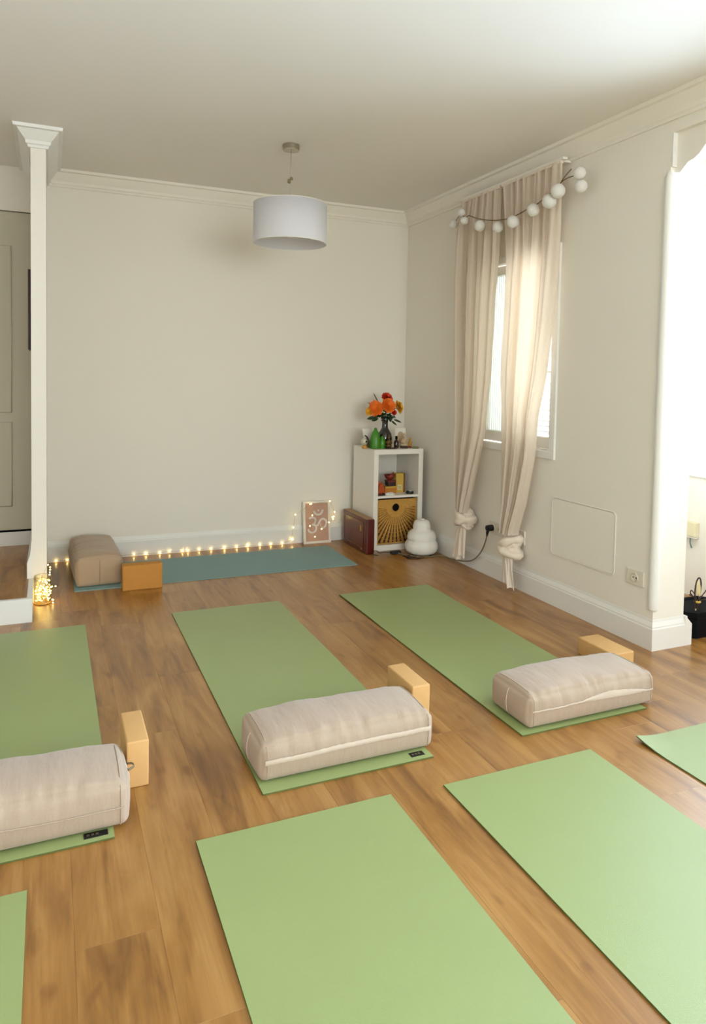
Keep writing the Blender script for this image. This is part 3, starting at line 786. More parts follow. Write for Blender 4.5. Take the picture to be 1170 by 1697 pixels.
plate(2.592, 2.702, 0.294, 0.370, (2.647,), 'single socket beside the white column, right end of the wall')
# raised access panel (painted over)
def rrect(y0, y1, z0, z1, r, n=6):
    P = []
    for cy_, cz_, a0 in ((y1-r, z1-r, 0), (y0+r, z1-r, 90), (y0+r, z0+r, 180), (y1-r, z0+r, 270)):
        for k in range(n+1):
            a = R(a0+90*k/n); P.append((cy_+r*math.cos(a), cz_+r*math.sin(a)))
    return P
t = thing('access_panel', 'flat painted access panel with a thin raised border, low on the right wall', 'wall panel', (XW, 3.05, 0.46))
b = B(); extrude_poly(b, rrect(2.80, 3.295, 0.305, 0.628, 0.02), 'X', XW-0.004, XW+0.001); fin('panel_plate', b, M['wall'], t)
b = B(); tube(b, [(XW-0.004, y, z) for y, z in rrect(2.795, 3.30, 0.30, 0.633, 0.025)], 0.0032, 6, closed=True); fin('border_bead', b, M['wall'], t)
# plug and cable to the white lamp
PY, PZ = 3.885, 0.331
t = thing('power_cable', 'taupe cable with black plug running from wall socket to the white floor lamp', 'cable', (2.66, PY, 0))
b = B(); lathe(b, [(0.010, -0.052), (0.019, -0.046), (0.021, -0.030), (0.021, -0.003), (0.019, 0.0)], (XW-0.0125, PY, PZ), 18, axis='X'); tube(b, [(XW-0.045, PY, PZ-0.005), (XW-0.05, PY+0.004, PZ-0.03), (XW-0.047, PY+0.012, PZ-0.055)], [0.013, 0.010, 0.006], 8)
fin('plug', b, M['black'], t)
b = B(); tube(b, [(XW-0.047, PY+0.012, PZ-0.05), (XW-0.045, PY+0.03, PZ-0.10), (XW-0.045, PY+0.07, PZ-0.17), (XW-0.04, PY+0.14, 0.095), (XW-0.03, PY+0.24, 0.045), (XW-0.03, PY+0.36, 0.020), (XW-0.04, PY+0.50, 0.006), (2.655, 4.48, 0.006), (2.50, 4.455, 0.006), (2.43, 4.56, 0.006), (2.40, 4.62, 0.006), (2.36, 4.66, 0.006)], 0.0045, 6, smoothpts=3)
fin('cord', b, M['cable'], t)
b = B(); box(b, 2.335, 4.63, 0.0, 2.415, 4.672, 0.022, 0.006); fin('inline_switch', b, M['black'], t)
b = B(); tube(b, [(2.36, 4.66, 0.006), (2.30, 4.70, 0.006), (2.25, 4.68, 0.006), (2.23, 4.66, 0.03), (2.21, 4.68, 0.03), (2.19, 4.66, 0.005), (2.22, 4.63, 0.005)], 0.003, 6, smoothpts=2)
fin('cord', b, M['black'], t)
t = thing('loose_cord', 'thin dark brown cord lying in loops on the floor before the white lamp', 'cable', (2.45, 4.5, 0))
b = B(); tube(b, [(2.39, 4.56, 0.004), (2.42, 4.50, 0.004), (2.49, 4.50, 0.004), (2.47, 4.55, 0.004), (2.41, 4.54, 0.008), (2.38, 4.48, 0.004), (2.45, 4.455, 0.004), (2.52, 4.47, 0.004), (2.60, 4.50, 0.004)], 0.0045, 6, smoothpts=3)
fin('cord_loops', b, M['darkbrown'], t)

# ---------------------------------------------------------------- white cabinet
CX0, CX1, CY0, CY1, CH = 2.229, 2.647, 4.750, 5.138, 0.773
t = thing('cabinet', 'tall narrow white open cube cabinet in the back corner', 'cabinet', ((CX0+CX1)/2, (CY0+CY1)/2, 0))
wm = M['white']
b = B(); box(b, CX0, CY0, CH-0.038, CX1, CY1, CH, 0.0015); fin('top_board', b, wm, t)
b = B(); box(b, CX0, CY0, 0, CX1, CY1, 0.045, 0.0015); fin('bottom_board', b, wm, t)
b = B(); box(b, CX0, CY0, 0.045, CX0+0.038, CY1, CH-0.038, 0.001); fin('side_panel', b, wm, t)
b = B(); box(b, CX1-0.038, CY0, 0.045, CX1, CY1, CH-0.038, 0.001); fin('side_panel', b, wm, t)
b = B(); box(b, CX0+0.038, CY0+0.003, 0.402, CX1-0.038, CY1-0.012, 0.420, 0.001); fin('shelf', b, wm, t)
b = B(); box(b, CX0+0.038, CY1-0.012, 0.045, CX1-0.038, CY1-0.004, CH-0.038); fin('back_panel', b, wm, t)
# wicker basket drawer with sunburst ribs
bx0, bx1, by0, by1, bz0, bz1 = CX0+0.042, CX1-0.042, CY0+0.012, CY1-0.03, 0.046, 0.392
t = thing('wicker_basket', 'wicker basket with a round finger hole and sunburst weave, in the lower compartment', 'basket', ((bx0+bx1)/2, (by0+by1)/2, bz0))
b = B(); box(b, bx0, by0+0.012, bz0, bx1, by1, bz1-0.004, 0.004); fin('basket_body', b, M['wickerd'], t)
hx, hz, hr = (bx0+bx1)/2-0.012, 0.326, 0.031
b = B()
tube(b, [(bx0+0.007, by0+0.006, bz0+0.007), (bx1-0.007, by0+0.006, bz0+0.007), (bx1-0.007, by0+0.006, bz1-0.007), (bx0+0.007, by0+0.006, bz1-0.007)], 0.008, 6, closed=True)
fin('rim', b, M['wicker'], t)
# solid woven band at top and around the hole
b = B(); nA = 88
outer, inner = [], []
cor = [math.atan2(bz1-0.010-hz, bx1-0.008-hx), math.atan2(bz1-0.010-hz, bx0+0.008-hx)]
for k in range(nA):
    a = 2*PI*k/nA
    for c_ in cor:
        if abs(a-c_) < PI/nA: a = c_
    inner.append((hx+hr*math.cos(a), hz+hr*math.sin(a)))
    if math.sin(a) >= -1e-6:
        cs = [1e9]
        if math.cos(a) > 1e-6: cs.append((bx1-0.008-hx)/math.cos(a))
        if math.cos(a) < -1e-6: cs.append((bx0+0.008-hx)/math.cos(a))
        if math.sin(a) > 1e-6: cs.append((bz1-0.010-hz)/math.sin(a))
        q_ = min(cs)
    else: q_ = 0.078
    outer.append((hx+q_*math.cos(a), hz+q_*math.sin(a)))
ring4 = [[b.verts.new((x, by0+dy, z)) for x, z in L_] for L_, dy in ((inner, 0.010), (inner, 0.002), (outer, 0.002), (outer, 0.010))]
for q in range(4):
    for k in range(nA): b.faces.new((ring4[q][k], ring4[q][(k+1) % nA], ring4[(q+1) % 4][(k+1) % nA], ring4[(q+1) % 4][k]))
fin('woven_band', b, M['wicker'], t)
b = B(); lathe(b, [(hr+0.002, 0), (hr+0.004, 0.004), (hr+0.001, 0.006), (hr-0.002, 0.002)], (hx, by0+0.004, hz), 28, axis='Y', cap=False); fin('hole_ring', b, M['wicker'], t)
b = B(); lathe(b, [(hr-0.001, 0), (hr-0.001, 0.003)], (hx, by0+0.011, hz), 24, axis='Y'); fin('finger_hole', b, M['blackm'], t)
for k in range(23):
    a = R(-6-168*k/22); dx, dz = math.cos(a), math.sin(a)
    lim = []
    if dx > 1e-6: lim.append((bx1-0.010-hx)/dx)
    if dx < -1e-6: lim.append((bx0+0.010-hx)/dx)
    lim.append((bz0+0.012-hz)/dz if dz < -1e-6 else 9)
    s1 = min(lim); s0 = 0.06
    if s1-s0 < 0.02: continue
    b = B(); px_, pz_ = -dz, dx
    w0, w1 = 0.0040, 0.0078+0.020*max(0, s1-0.1)
    V = []
    for s, w_ in ((s0, w0), ((s0+s1)/2, (w0+w1)/2), (s1, w1)):
        V.append([b.verts.new((hx+dx*s+px_*w_*c, by0+y_, hz+dz*s+pz_*w_*c)) for c, y_ in ((-1, 0.010), (-0.6, 0.003), (0.6, 0.003), (1, 0.010))])
    for i in range(2):
        for j in range(3): b.faces.new((V[i][j], V[i][j+1], V[i+1][j+1], V[i+1][j]))
    b.faces.new(V[0]); b.faces.new(V[2][::-1])
    fin('rib', b, M['wicker'], t, smooth=True)
# cross weave arcs over the gaps
b = B()
for rr_ in (0.105, 0.135, 0.165, 0.195, 0.225, 0.255):
    run = []
    for k in range(61):
        a = R(-4-172*k/60); x, z = hx+rr_*math.cos(a), hz+rr_*math.sin(a)
        if bx0+0.012 < x < bx1-0.012 and z > bz0+0.012: run.append((x, by0+0.009, z))
        else:
            if len(run) > 3: tube(b, run, 0.0018, 4)
            run = []
    if len(run) > 3: tube(b, run, 0.0018, 4)
fin('cross_weave', b, M['wicker'], t)

# ---------------------------------------------------------------- maroon case beside the cabinet
t = thing('wooden_case', 'glossy maroon lacquered case with tan top, standing on edge left of the cabinet', 'case', (2.17, 4.91, 0))
b = B(); box(b, 2.148, 4.690, 0, 2.218, 5.145, 0.262, 0.012, 3); fin('case_body', b, M['maroon'], t, smooth=True)
b = B(); box(b, 2.154, 4.698, 0.2595, 2.212, 5.137, 0.2635, 0.0015); fin('top_strip', b, M['tan'], t, label='tan top strip')
b = B(); q = rrect(4.735, 5.10, 0.035, 0.232, 0.022); extrude_poly(b, q, 'X', 2.1455, 2.152); fin('side_panel', b, M['maroonp'], t)
b = B(); tube(b, [(2.146, y, z) for y, z in q], 0.0035, 5, closed=True); fin('panel_bead', b, M['maroon'], t)
b = B(); box(b, 2.142, 4.775, 0.160, 2.147, 4.790, 0.205, 0.002); fin('clasp', b, M['brass'], t)
b = B(); box(b, 2.142, 4.76, 0.022, 2.147, 4.774, 0.034, 0.002); fin('clasp', b, M['brass'], t)

# ---------------------------------------------------------------- framed Om print leaning on the wall
def om_frame():
    x0, x1, hgt = 1.823, 2.050, 0.332
    t = thing('framed_print', 'white-framed terracotta print of a white Om sign, leaning on the back wall', 'picture', ((x0+x1)/2, 5.145, 0))
    lean = math.atan2(0.045, hgt)
    def tr(bm):
        bmesh.ops.rotate(bm, verts=bm.verts, cent=(0, 5.145, 0), matrix=Matrix.Rotation(-lean, 3, 'X')); return bm
    b = B(); w_ = 0.018; yf = 5.140
    for (a, c, d, e) in ((x0, 0, x1, w_), (x0, hgt-w_, x1, hgt), (x0, w_, x0+w_, hgt-w_), (x1-w_, w_, x1, hgt-w_)): box(b, a, yf, c, d, yf+0.022, e, 0.002)
    fin('frame', tr(b), M['picw'], t)
    b = B(); box(b, x0+w_*0.8, yf+0.012, w_*0.8, x1-w_*0.8, yf+0.016, hgt-w_*0.8); pr = fin('print', tr(b), M['print'], t)
    ix0, ix1, iz0, iz1 = x0+w_, x1-w_, w_, hgt-w_
    def uv(px, py):   # pixel of a close-up -> picture plane
        l = 285+(py-190)*0.085; r_ = 748+(py-190)*0.045
        return (ix0+(ix1-ix0)*(px-l)/(r_-l), yf+0.0112, iz1-(iz1-iz0)*(py-190)/(880-190))
    b = B()
    def stroke(P, r=0.0088): tube(b, [uv(*p) for p in P], r, 8, smoothpts=2, flat=1.0)
    stroke([(385, 470), (440, 450), (500, 462), (522, 510), (505, 560), (455, 590)])
    stroke([(470, 580), (520, 600), (540, 650), (515, 710), (455, 730), (400, 705), (378, 655)])
    stroke([(510, 590), (555, 610), (585, 560), (615, 500), (665, 478), (715, 500), (735, 560), (715, 625), (670, 655), (635, 640)])
    stroke([(635, 565), (610, 590), (630, 620)], 0.0035)
    stroke([(470, 330), (505, 385), (565, 408), (625, 390), (660, 315)])
    tr(b)
    # flatten the strokes against the print
    n = Vector((0, -math.cos(lean), -math.sin(lean))); n = Vector((0, -math.cos(lean), math.sin(lean)))
    p0 = Vector((0, 5.145, 0))+Matrix.Rotation(-lean, 3, 'X') @ Vector((0, yf+0.0112-5.145, 0))
    nn = Matrix.Rotation(-lean, 3, 'X') @ Vector((0, 1, 0))
    for v in b.verts:
        d = (v.co-p0).dot(nn); v.co -= nn*d*0.85
    fin('om_sign', b, M['symbol'], pr)
    b = B(); sph(b, Vector(uv(565, 325)), 0.007, 12); tr(b)
    for v in b.verts:
        d = (v.co-p0).dot(nn); v.co -= nn*d*0.8
    fin('om_dot', b, M['symbol'], pr)
om_frame()

# ---------------------------------------------------------------- fairy lights and jar
cam_o = Vector((0, 0, CAM_H))
def at_y(px, py, Y):
    d = fw+rr*((px-CX)/F_PX)-uu*((py-CY)/F_PX); s = Y/d.y; return cam_o+d*s
t = thing('fairy_lights', 'string of tiny warm fairy lights along the back wall and over the framed print', 'string lights', (1.0, 5.18, 0))
run = [(93, 931), (111.5, 929), (135, 928), (160, 925), (185, 923), (222, 918.5), (242, 917), (242, 921.5), (265, 917), (281, 913.5), (302.5, 915), (311.5, 915.5), (330, 913), (350, 912), (372, 907), (372, 913), (392.5, 908), (411, 903.5), (411, 909), (431, 904), (449, 902), (468, 900.5), (485, 894)]
pts = []
for px, py in run:
    p = at_y(px, py, 5.19); p.z = max(p.z, 0.012); pts.append(p)
fr_ = [(483.5, 894, 5.185), (486, 874, 5.185), (489.5, 853, 5.185), (515.8, 835, 5.155), (514, 835.5, 5.155), (546.8, 830.6, 5.155), (554.6, 848.5, 5.16), (551, 857, 5.17), (553, 856, 5.17), (552, 860, 5.17), (545, 865.5, 5.13), (533, 876.5, 5.125), (517.6, 854, 5.14), (513.6, 871.8, 5.125), (522, 889.5, 5.118)]
p2 = [at_y(a, c, y) for a, c, y in fr_]
b = B(); tube(b, pts+p2, 0.0008, 4); fin('light_wire', b, M['wire'], t)
bb = B(); bmesh.ops.create_icosphere(bb, subdivisions=2, radius=0.0050)
proto = fin('bulb', bb, M['bulb'], t, loc=(0, 0, 0), smooth=True)
first = True
for p in pts[:2]+pts[5:]+p2:
    o = proto if first else proto.copy()
    if not first: COL.objects.link(o)
    first = False; o.location = p-t.location
JX, JY = -0.040, 4.300
t = thing('glass_jar', 'small glass jar glowing with bundled fairy lights at the foot of the pillar', 'jar', (JX, JY, 0))
b = B(); lathe(b, [(0.001, 0.001), (0.044, 0.001), (0.046, 0.004), (0.046, 0.150), (0.045, 0.158), (0.0435, 0.158), (0.0440, 0.150), (0.0440, 0.008), (0.001, 0.006)], (JX, JY, 0), 36, cap=False); fin('glass_body', b, M['jar'], t, smooth=True)
b = B(); lathe(b, [(0.040, 0.0002), (0.0465, 0.002), (0.0465, 0.006), (0.044, 0.008)], (JX, JY, 0), 36, cap=False); fin('jar_foot', b, mat('amber_glass_foot', (206, 160, 70), 0.25, coat=0.4), t, smooth=True)
t2 = thing('light_bundle', 'bundle of fairy lights filling the glass jar and spilling down its right side', 'string lights', (JX, JY, 0.01))
rnd = random.Random(9); P = []
for k in range(78):
    a = rnd.uniform(0, 2*PI); q = 0.037*math.sqrt(rnd.uniform(0.15, 1)); z = 0.014+0.108*rnd.random()**1.1
    P.append(Vector((JX+q*math.cos(a), JY+q*math.sin(a), z)))
b = B(); Q = []
for a, c in zip(P, P[1:]):
    m = (a+c)/2; m.x = JX+(m.x-JX)*0.8; Q += [a, m]
tube(b, Q, 0.0007, 4)
spill = [(66, 962), (79.5, 936), (83, 940), (83, 944), (82.5, 948.5), (82, 952.5), (81.5, 962), (84, 973), (86, 972), (92, 971.5), (82, 980), (84, 979), (83.5, 983), (81, 985), (86.5, 993.5), (88, 994), (87.5, 1000), (80, 992)]
S = [at_y(px, py, 4.262) for px, py in spill]
for s in S: s.z = max(0.0075, s.z)
tube(b, [P[-1], Vector((JX, JY, 0.155))]+S, 0.0007, 4)
fin('light_wire', b, M['wire'], t2)
bb = B(); bmesh.ops.create_icosphere(bb, subdivisions=1, radius=0.0040); proto2 = fin('bulb', bb, M['bulb'], t2, loc=(0, 0, 0), smooth=True); first = True
for p in P+S:
    o = proto2 if first else proto2.copy()
    if not first: COL.objects.link(o)
    first = False; o.location = p-t2.location

# ---------------------------------------------------------------- white tiered floor lamp
t = thing('table_lamp', 'white moulded lamp of stacked swelling tiers on the floor, right of the cabinet', 'lamp', (2.560, 4.590, 0))
b = B(); prof = [(0.060, 0.0), (0.090, 0.006), (0.114, 0.022), (0.123, 0.045), (0.123, 0.070), (0.116, 0.090), (0.107, 0.102), (0.105, 0.107), (0.108, 0.114), (0.108, 0.130), (0.104, 0.150), (0.092, 0.168), (0.078, 0.178), (0.067, 0.185), (0.065, 0.191), (0.066, 0.200), (0.065, 0.216), (0.060, 0.238), (0.048, 0.252), (0.034, 0.257), (0.010, 0.260)]
lathe(b, prof, (2.56, 4.59, 0), 48, fn=lambda a, z: 1+0.012*math.cos(12*a)); fin('lamp_body', b, M['cloud'], t, smooth=True)
b = B(); lathe(b, [(0.018, 0.258), (0.018, 0.264), (0.012, 0.266), (0.002, 0.266)], (2.56, 4.59, 0), 20); fin('top_cap', b, M['cloud'], t, smooth=True)

# ---------------------------------------------------------------- altar objects on the cabinet
Z = CH
# flowers in vase
VX, VY = 2.378, 4.885
t = thing('vase', 'dark glass vase with a round belly and narrow neck, holding the flowers', 'vase', (VX, VY, Z))
b = B(); lathe(b, [(0.030, Z), (0.040, Z+0.006), (0.054, Z+0.045), (0.057, Z+0.075), (0.050, Z+0.110), (0.034, Z+0.135), (0.024, Z+0.155), (0.022, Z+0.19), (0.026, Z+0.215), (0.033, Z+0.235), (0.031, Z+0.235), (0.022, Z+0.21), (0.019, Z+0.19), (0.021, Z+0.155), (0.031, Z+0.133), (0.046, Z+0.108), (0.053, Z+0.075), (0.050, Z+0.045), (0.036, Z+0.010), (0.001, Z+0.008)], (VX, VY, 0), 32, cap=False); fin('vase_body', b, M['vaseg'], t, smooth=True)
b = B(); lathe(b, [(0.0305, Z+0.235), (0.034, Z+0.237), (0.034, Z+0.240), (0.0305, Z+0.239)], (VX, VY, 0), 28, cap=False); fin('lip', b, M['blackm'], t, smooth=True)
mouth = Vector((VX, VY, Z+0.232))
def flower(c, r, petal, label, n=14, rings=4, tilt=(0, 0)):
    r = r*1.22
    c = Vector(c); t = thing('flower', label, 'flower', (VX, VY, Z+0.02), 'cut flowers in the vase')
    b = B(); k = rnd.uniform(-0.010, 0.010)
    tube(b, [(VX+k, VY+k, Z+0.03), (VX+k*0.8, VY, Z+0.15), (mouth.x+k*0.6, mouth.y, mouth.z), tuple(c*0.6+mouth*0.4+Vector((0, 0, 0.01))), tuple(c)], 0.0028, 5, smoothpts=2); fin('stem', b, M['stem'], t)
    ax = (c-mouth); ax.z *= 0.7; ax += Vector((0, -0.12, 0.0)); ax.normalize()
    rot = ax.to_track_quat('Z', 'Y').to_matrix()
    b = B()
    for g in range(rings):
        rg = r*(1-0.17*g); el = R(8+24*g)
        for i in range(n):
            a = 2*PI*(i+0.5*(g % 2))/n+rnd.uniform(-0.1, 0.1); L_ = rg*rnd.uniform(0.88, 1.08); wd_ = rg*0.30
            pr_ = []
            for s, w_ in ((0.12, 0.35), (0.5, 1.0), (0.85, 0.8), (1.0, 0.15)):
                for sd in (-1, 0, 1):
                    rad = L_*s*math.cos(el*(1-0.5*s)); zz = L_*s*math.sin(el)*(1-0.25*s)+0.004*g+(0.004 if sd else 0)
                    p = Vector((rad*math.cos(a)-sd*w_*wd_*math.sin(a), rad*math.sin(a)+sd*w_*wd_*math.cos(a), zz))
                    pr_.append(b.verts.new(c+rot @ p))
            for s in range(3):
                for q in range(2): b.faces.new((pr_[s*3+q], pr_[s*3+q+1], pr_[(s+1)*3+q+1], pr_[(s+1)*3+q])).smooth = True
    fin('petals', b, M[petal], t)
    b = B(); sph(b, c+rot @ Vector((0, 0, r*0.18)), r*0.15, 12, 0.6, rot=rot); fin('flower_centre', b, M['core'], t, smooth=True)
    return t
def fat(px, py, Y): return at_y(px, py, Y)
flower(fat(641, 660, 4.90), 0.042, 'redp', 'red flower at the very top of the bouquet')
flower(fat(623, 677, 4.86), 0.052, 'orange', 'bright orange flower on the left of the bouquet')
flower(fat(643, 672, 4.83), 0.050, 'orange', 'deep orange flower in the middle of the bouquet, facing front')
flower(fat(659, 675, 4.88), 0.045, 'yellowp', 'amber-yellow flower on the right of the bouquet')
flower(fat(613, 682, 4.88), 0.030, 'yellowp', 'small amber flower at the lower left edge of the bouquet', n=10)
flower(fat(652, 684, 4.84), 0.022, 'redp', 'small dark red bud low in the bouquet between orange and amber flowers', n=9)
def leafsprig(label, tips, petal='leaf', wl=0.016):
    t = thing('leaf_sprig', label, 'foliage', (VX, VY, Z+0.02), 'greenery in the vase')
    for k, tip in enumerate(tips):
        b = B(); e = Vector(tip); m = mouth*0.5+e*0.5+Vector((0, 0, 0.015))
        tube(b, [tuple(Vector((VX, VY, Z+0.05))), tuple(mouth), tuple(m), tuple(e)], 0.0016, 4, smoothpts=1); fin('stem', b, M['stem'], t)
        b = B(); d = (e-mouth).normalized(); sd = d.cross(Vector((0, 1, 0.25))).normalized(); s0 = mouth*0.45+e*0.55; L_ = (e-s0).length*1.25
        rows = []
        for s, w_ in ((0, 0.1), (0.25, 0.8), (0.5, 1.0), (0.75, 0.7), (1, 0.05)):
            cc = s0+d*L_*s+Vector((0, 0, -0.01*s*s)); rows.append([b.verts.new(cc+sd*wl*w_*q+Vector((0, -0.003 if q == 0 else 0, 0))) for q in (-1, 0, 1)])
        for i in range(4):
            for q in range(2): b.faces.new((rows[i][q], rows[i][q+1], rows[i+1][q+1], rows[i+1][q]))
        fin('leaf', b, M[petal], t, smooth=True)
leafsprig('dark green leaves spreading low to the left under the orange flowers', [fat(611, 692, 4.86), fat(622, 688, 4.84), fat(618, 695, 4.90)], wl=0.016)
leafsprig('dark narrow leaves drooping to the right under the amber flower', [fat(663, 698, 4.86), fat(656, 702, 4.88), fat(655, 690, 4.85)], wl=0.008)
leafsprig('thin pale twigs reaching up left above the orange flower', [fat(620, 653, 4.92), fat(611, 667, 4.92)], wl=0.003)
leafsprig('thick dark leaves filling the neck of the vase', [fat(636, 684, 4.85), fat(645, 686, 4.85), fat(640, 676, 4.86), fat(630, 686, 4.87), fat(650, 690, 4.86), fat(633, 693, 4.84), fat(648, 694, 4.84), fat(641, 690, 4.83)], wl=0.026)

def lean_card(name, label, x0, x1, y, z0, z1, face='paper', border='picw', lean=0.03, cat='card'):
    t = thing(name, label, cat, ((x0+x1)/2, y, z0))
    def tr(bm): bmesh.ops.shear if 0 else None; return bm
    b = B(); box(b, x0, y, z0, x1, y+0.006, z1, 0.001)
    for v in b.verts: v.co.y += lean*(v.co.z-z0)/(z1-z0)
    fin('card_back', b, M[border], t)
    b = B(); box(b, x0+0.010, y-0.0012, z0+0.010, x1-0.010, y, z1-0.010)
    for v in b.verts: v.co.y += lean*(v.co.z-z0)/(z1-z0)
    fin('card_face', b, M[face], t)
    return t
lean_card('framed_card', 'small white-framed card standing behind the green glass ornament', 2.225, 2.325, 4.93, Z, Z+0.142, 'paper')
cd = lean_card('photo_card', 'white card with an arched beige picture, behind the stone figurine', 2.485, 2.580, 4.90, Z, Z+0.148, 'paper')
b = B(); xm = 2.532; q = [(xm-0.028, Z+0.03), (xm+0.028, Z+0.03)]+[(xm+0.028*math.cos(a), Z+0.085+0.036*math.sin(a)) for a in [PI*k/12 for k in range(13)]]
extrude_poly(b, q, 'Y', 4.8965, 4.8985)
for v in b.verts: v.co.y += 0.03*(v.co.z-Z)/0.148
fin('arched_picture', b, M['beige'], cd)
# glass globe ornament
t = thing('glass_ornament', 'little clear and gold globe ornament with a dark arched back, leftmost on the cabinet', 'ornament', (2.20, 4.86, Z))
b = B(); lathe(b, [(0.020, Z), (0.024, Z+0.008), (0.018, Z+0.02), (0.010, Z+0.03)], (2.198, 4.86, 0), 20); fin('gold_base', b, M['goldred'], t, smooth=True)
b = B(); sph(b, (2.194, 4.86, Z+0.052), 0.027, 18); fin('glass_globe', b, mat('milky_glass', (222, 214, 190), 0.1, coat=0.6, trans=0.3), t, smooth=True)
b = B(); sph(b, (2.199, 4.834, Z+0.055), 0.008, 10); fin('dark_bead', b, M['blackm'], t, smooth=True)
b = B(); tube(b, [(2.200, 4.868, Z+0.100), (2.220, 4.868, Z+0.088), (2.230, 4.868, Z+0.060), (2.232, 4.868, Z+0.028), (2.228, 4.868, Z+0.004)], [0.004, 0.007, 0.009, 0.009, 0.009], 8, smoothpts=1); fin('dark_arch', b, M['darkbrown'], t, smooth=True)
# green glass ornament
t = thing('green_ornament', 'bright green glass ornament with a tall rounded peak and a lower side lobe', 'ornament', (2.29, 4.85, Z))
b = B(); lathe(b, [(0.044, Z), (0.046, Z+0.006), (0.042, Z+0.05), (0.036, Z+0.095), (0.025, Z+0.125), (0.014, Z+0.140), (0.012, Z+0.152), (0.003, Z+0.160)], (2.282, 4.85, 0), 24); fin('tall_peak', b, M['greeng'], t, smooth=True)
b = B(); lathe(b, [(0.026, Z), (0.028, Z+0.006), (0.028, Z+0.05), (0.021, Z+0.072), (0.012, Z+0.084), (0.003, Z+0.098)], (2.335, 4.838, 0), 20); fin('side_lobe', b, M['greeng'], t, smooth=True)
def figurine(name, label, x, y, h, m1, m2=None, wide=1.0):
    t = thing(name, label, 'figurine', (x, y, Z)); s = h/0.11
    b = B(); lathe(b, [(0.026*s*wide, Z), (0.028*s*wide, Z+0.006*s), (0.024*s*wide, Z+0.012*s)], (x, y, 0), 20); fin('base', b, M[m2 or m1], t, smooth=True)
    b = B()
    sph(b, (x, y, Z+0.024*s), 0.026*s, 14, 0.55, sx=wide, sy=0.8); sph(b, (x, y+0.003, Z+0.050*s), 0.017*s, 14, 1.35, sx=wide)
    for sd in (-1, 1): tube(b, [(x+sd*0.016*s*wide, y, Z+0.064*s), (x+sd*0.024*s*wide, y-0.006*s, Z+0.045*s), (x+sd*0.006*s, y-0.018*s, Z+0.034*s)], 0.005*s, 6, smoothpts=1)
    fin('seated_body', b, M[m1], t, smooth=True)
    b = B(); sph(b, (x, y, Z+0.086*s), 0.012*s, 12, 1.2); sph(b, (x, y, Z+0.102*s), 0.006*s, 10); fin('head', b, M[m1], t, smooth=True)
    return t
figurine('seated_figurine', 'small bronze seated figurine in front of the dark vase', 2.372, 4.800, 0.108, 'bronze', 'darkbrown')
figurine('seated_figurine', 'beige stone seated figurine before the arched picture card', 2.522, 4.835, 0.118, 'beige', 'darkbrown', 1.1)
figurine('seated_figurine', 'tiny gold and red figurine, rightmost on the cabinet', 2.578, 4.845, 0.085, 'goldred', 'red', 0.8)
t = thing('small_bottle', 'very small dark red-brown glass bottle between vase and beige figurine', 'bottle', (2.452, 4.83, Z))
b = B(); lathe(b, [(0.017, Z), (0.019, Z+0.004), (0.019, Z+0.045), (0.014, Z+0.058), (0.008, Z+0.064), (0.008, Z+0.072)], (2.452, 4.83, 0), 18); fin('bottle_body', b, M['darkglass'], t, smooth=True)
b = B(); lathe(b, [(0.0095, Z+0.070), (0.0095, Z+0.092), (0.008, Z+0.094)], (2.452, 4.83, 0), 16); fin('bottle_cap', b, M['blackm'], t, smooth=True)
t = thing('shallow_dish', 'flat greenish dish at the right front of the cabinet top', 'dish', (2.597, 4.790, Z))
b = B(); lathe(b, [(0.020, Z), (0.030, Z+0.006), (0.034, Z+0.012), (0.031, Z+0.012), (0.020, Z+0.005), (0.001, Z+0.004)], (2.597, 4.790, 0), 24, cap=False); fin('dish_bowl', b, mat('olive_glaze', (138, 134, 92), 0.35), t, smooth=True)
t = thing('prayer_beads', 'dark string of beads lying between the bronze figurine and the small bottle', 'beads', (2.415, 4.785, Z))
for k in range(15):
    a = 2*PI*k/15; b = B(); sph(b, (2.415+0.018*math.cos(a), 4.787+0.014*math.sin(a), Z+0.0055), 0.0048, 8); fin('bead', b, M['darkbrown'], t, smooth=True)

# ---------------------------------------------------------------- things on the cabinet shelf
S_ = 0.420
t = thing('tall_box', 'tall yellow cardboard box with brown side standing on the shelf', 'box', (2.515, 4.90, S_))
b = B(); box(b, 2.478, 4.87, S_, 2.542, 4.93, S_+0.150, 0.0015); fin('box_body', b, M['yellowbox'], t)
b = B(); box(b, 2.5425, 4.871, S_+0.002, 2.556, 4.93, S_+0.149, 0.001); fin('side_flap', b, M['brownbox'], t)
b = B(); box(b, 2.490, 4.8685, S_+0.020, 2.528, 4.870, S_+0.062); fin('box_label', b, M['bone'], t)
b = B()
for q in range(3): box(b, 2.496, 4.8675, S_+0.030+q*0.009, 2.522, 4.8685, S_+0.033+q*0.009)
fin('print_lines', b, M['cable'], t)
t = thing('amber_box', 'amber cardboard box on the shelf beneath the clay bowl', 'box', (2.42, 4.87, S_))
b = B(); box(b, 2.372, 4.845, S_, 2.470, 4.925, S_+0.052, 0.002); fin('box_body', b, M['amberbox'], t)
b = B(); box(b, 2.372, 4.843, S_+0.045, 2.470, 4.846, S_+0.056, 0.001); fin('lid_edge', b, M['yellowbox'], t)
t = thing('dark_box', 'small dark maroon box stacked on the amber box', 'box', (2.435, 4.885, S_+0.056))
b = B(); box(b, 2.402, 4.853, S_+0.0565, 2.468, 4.915, S_+0.096, 0.002); fin('box_body', b, M['darkbrown'], t)
b = B(); box(b, 2.400, 4.851, S_+0.088, 2.470, 4.917, S_+0.0985, 0.001); fin('lid', b, M['clay'], t)
t = thing('clay_bowl', 'dark red clay bowl with a broken upright rim, on the dark maroon box', 'bowl', (2.43, 4.885, S_+0.099))
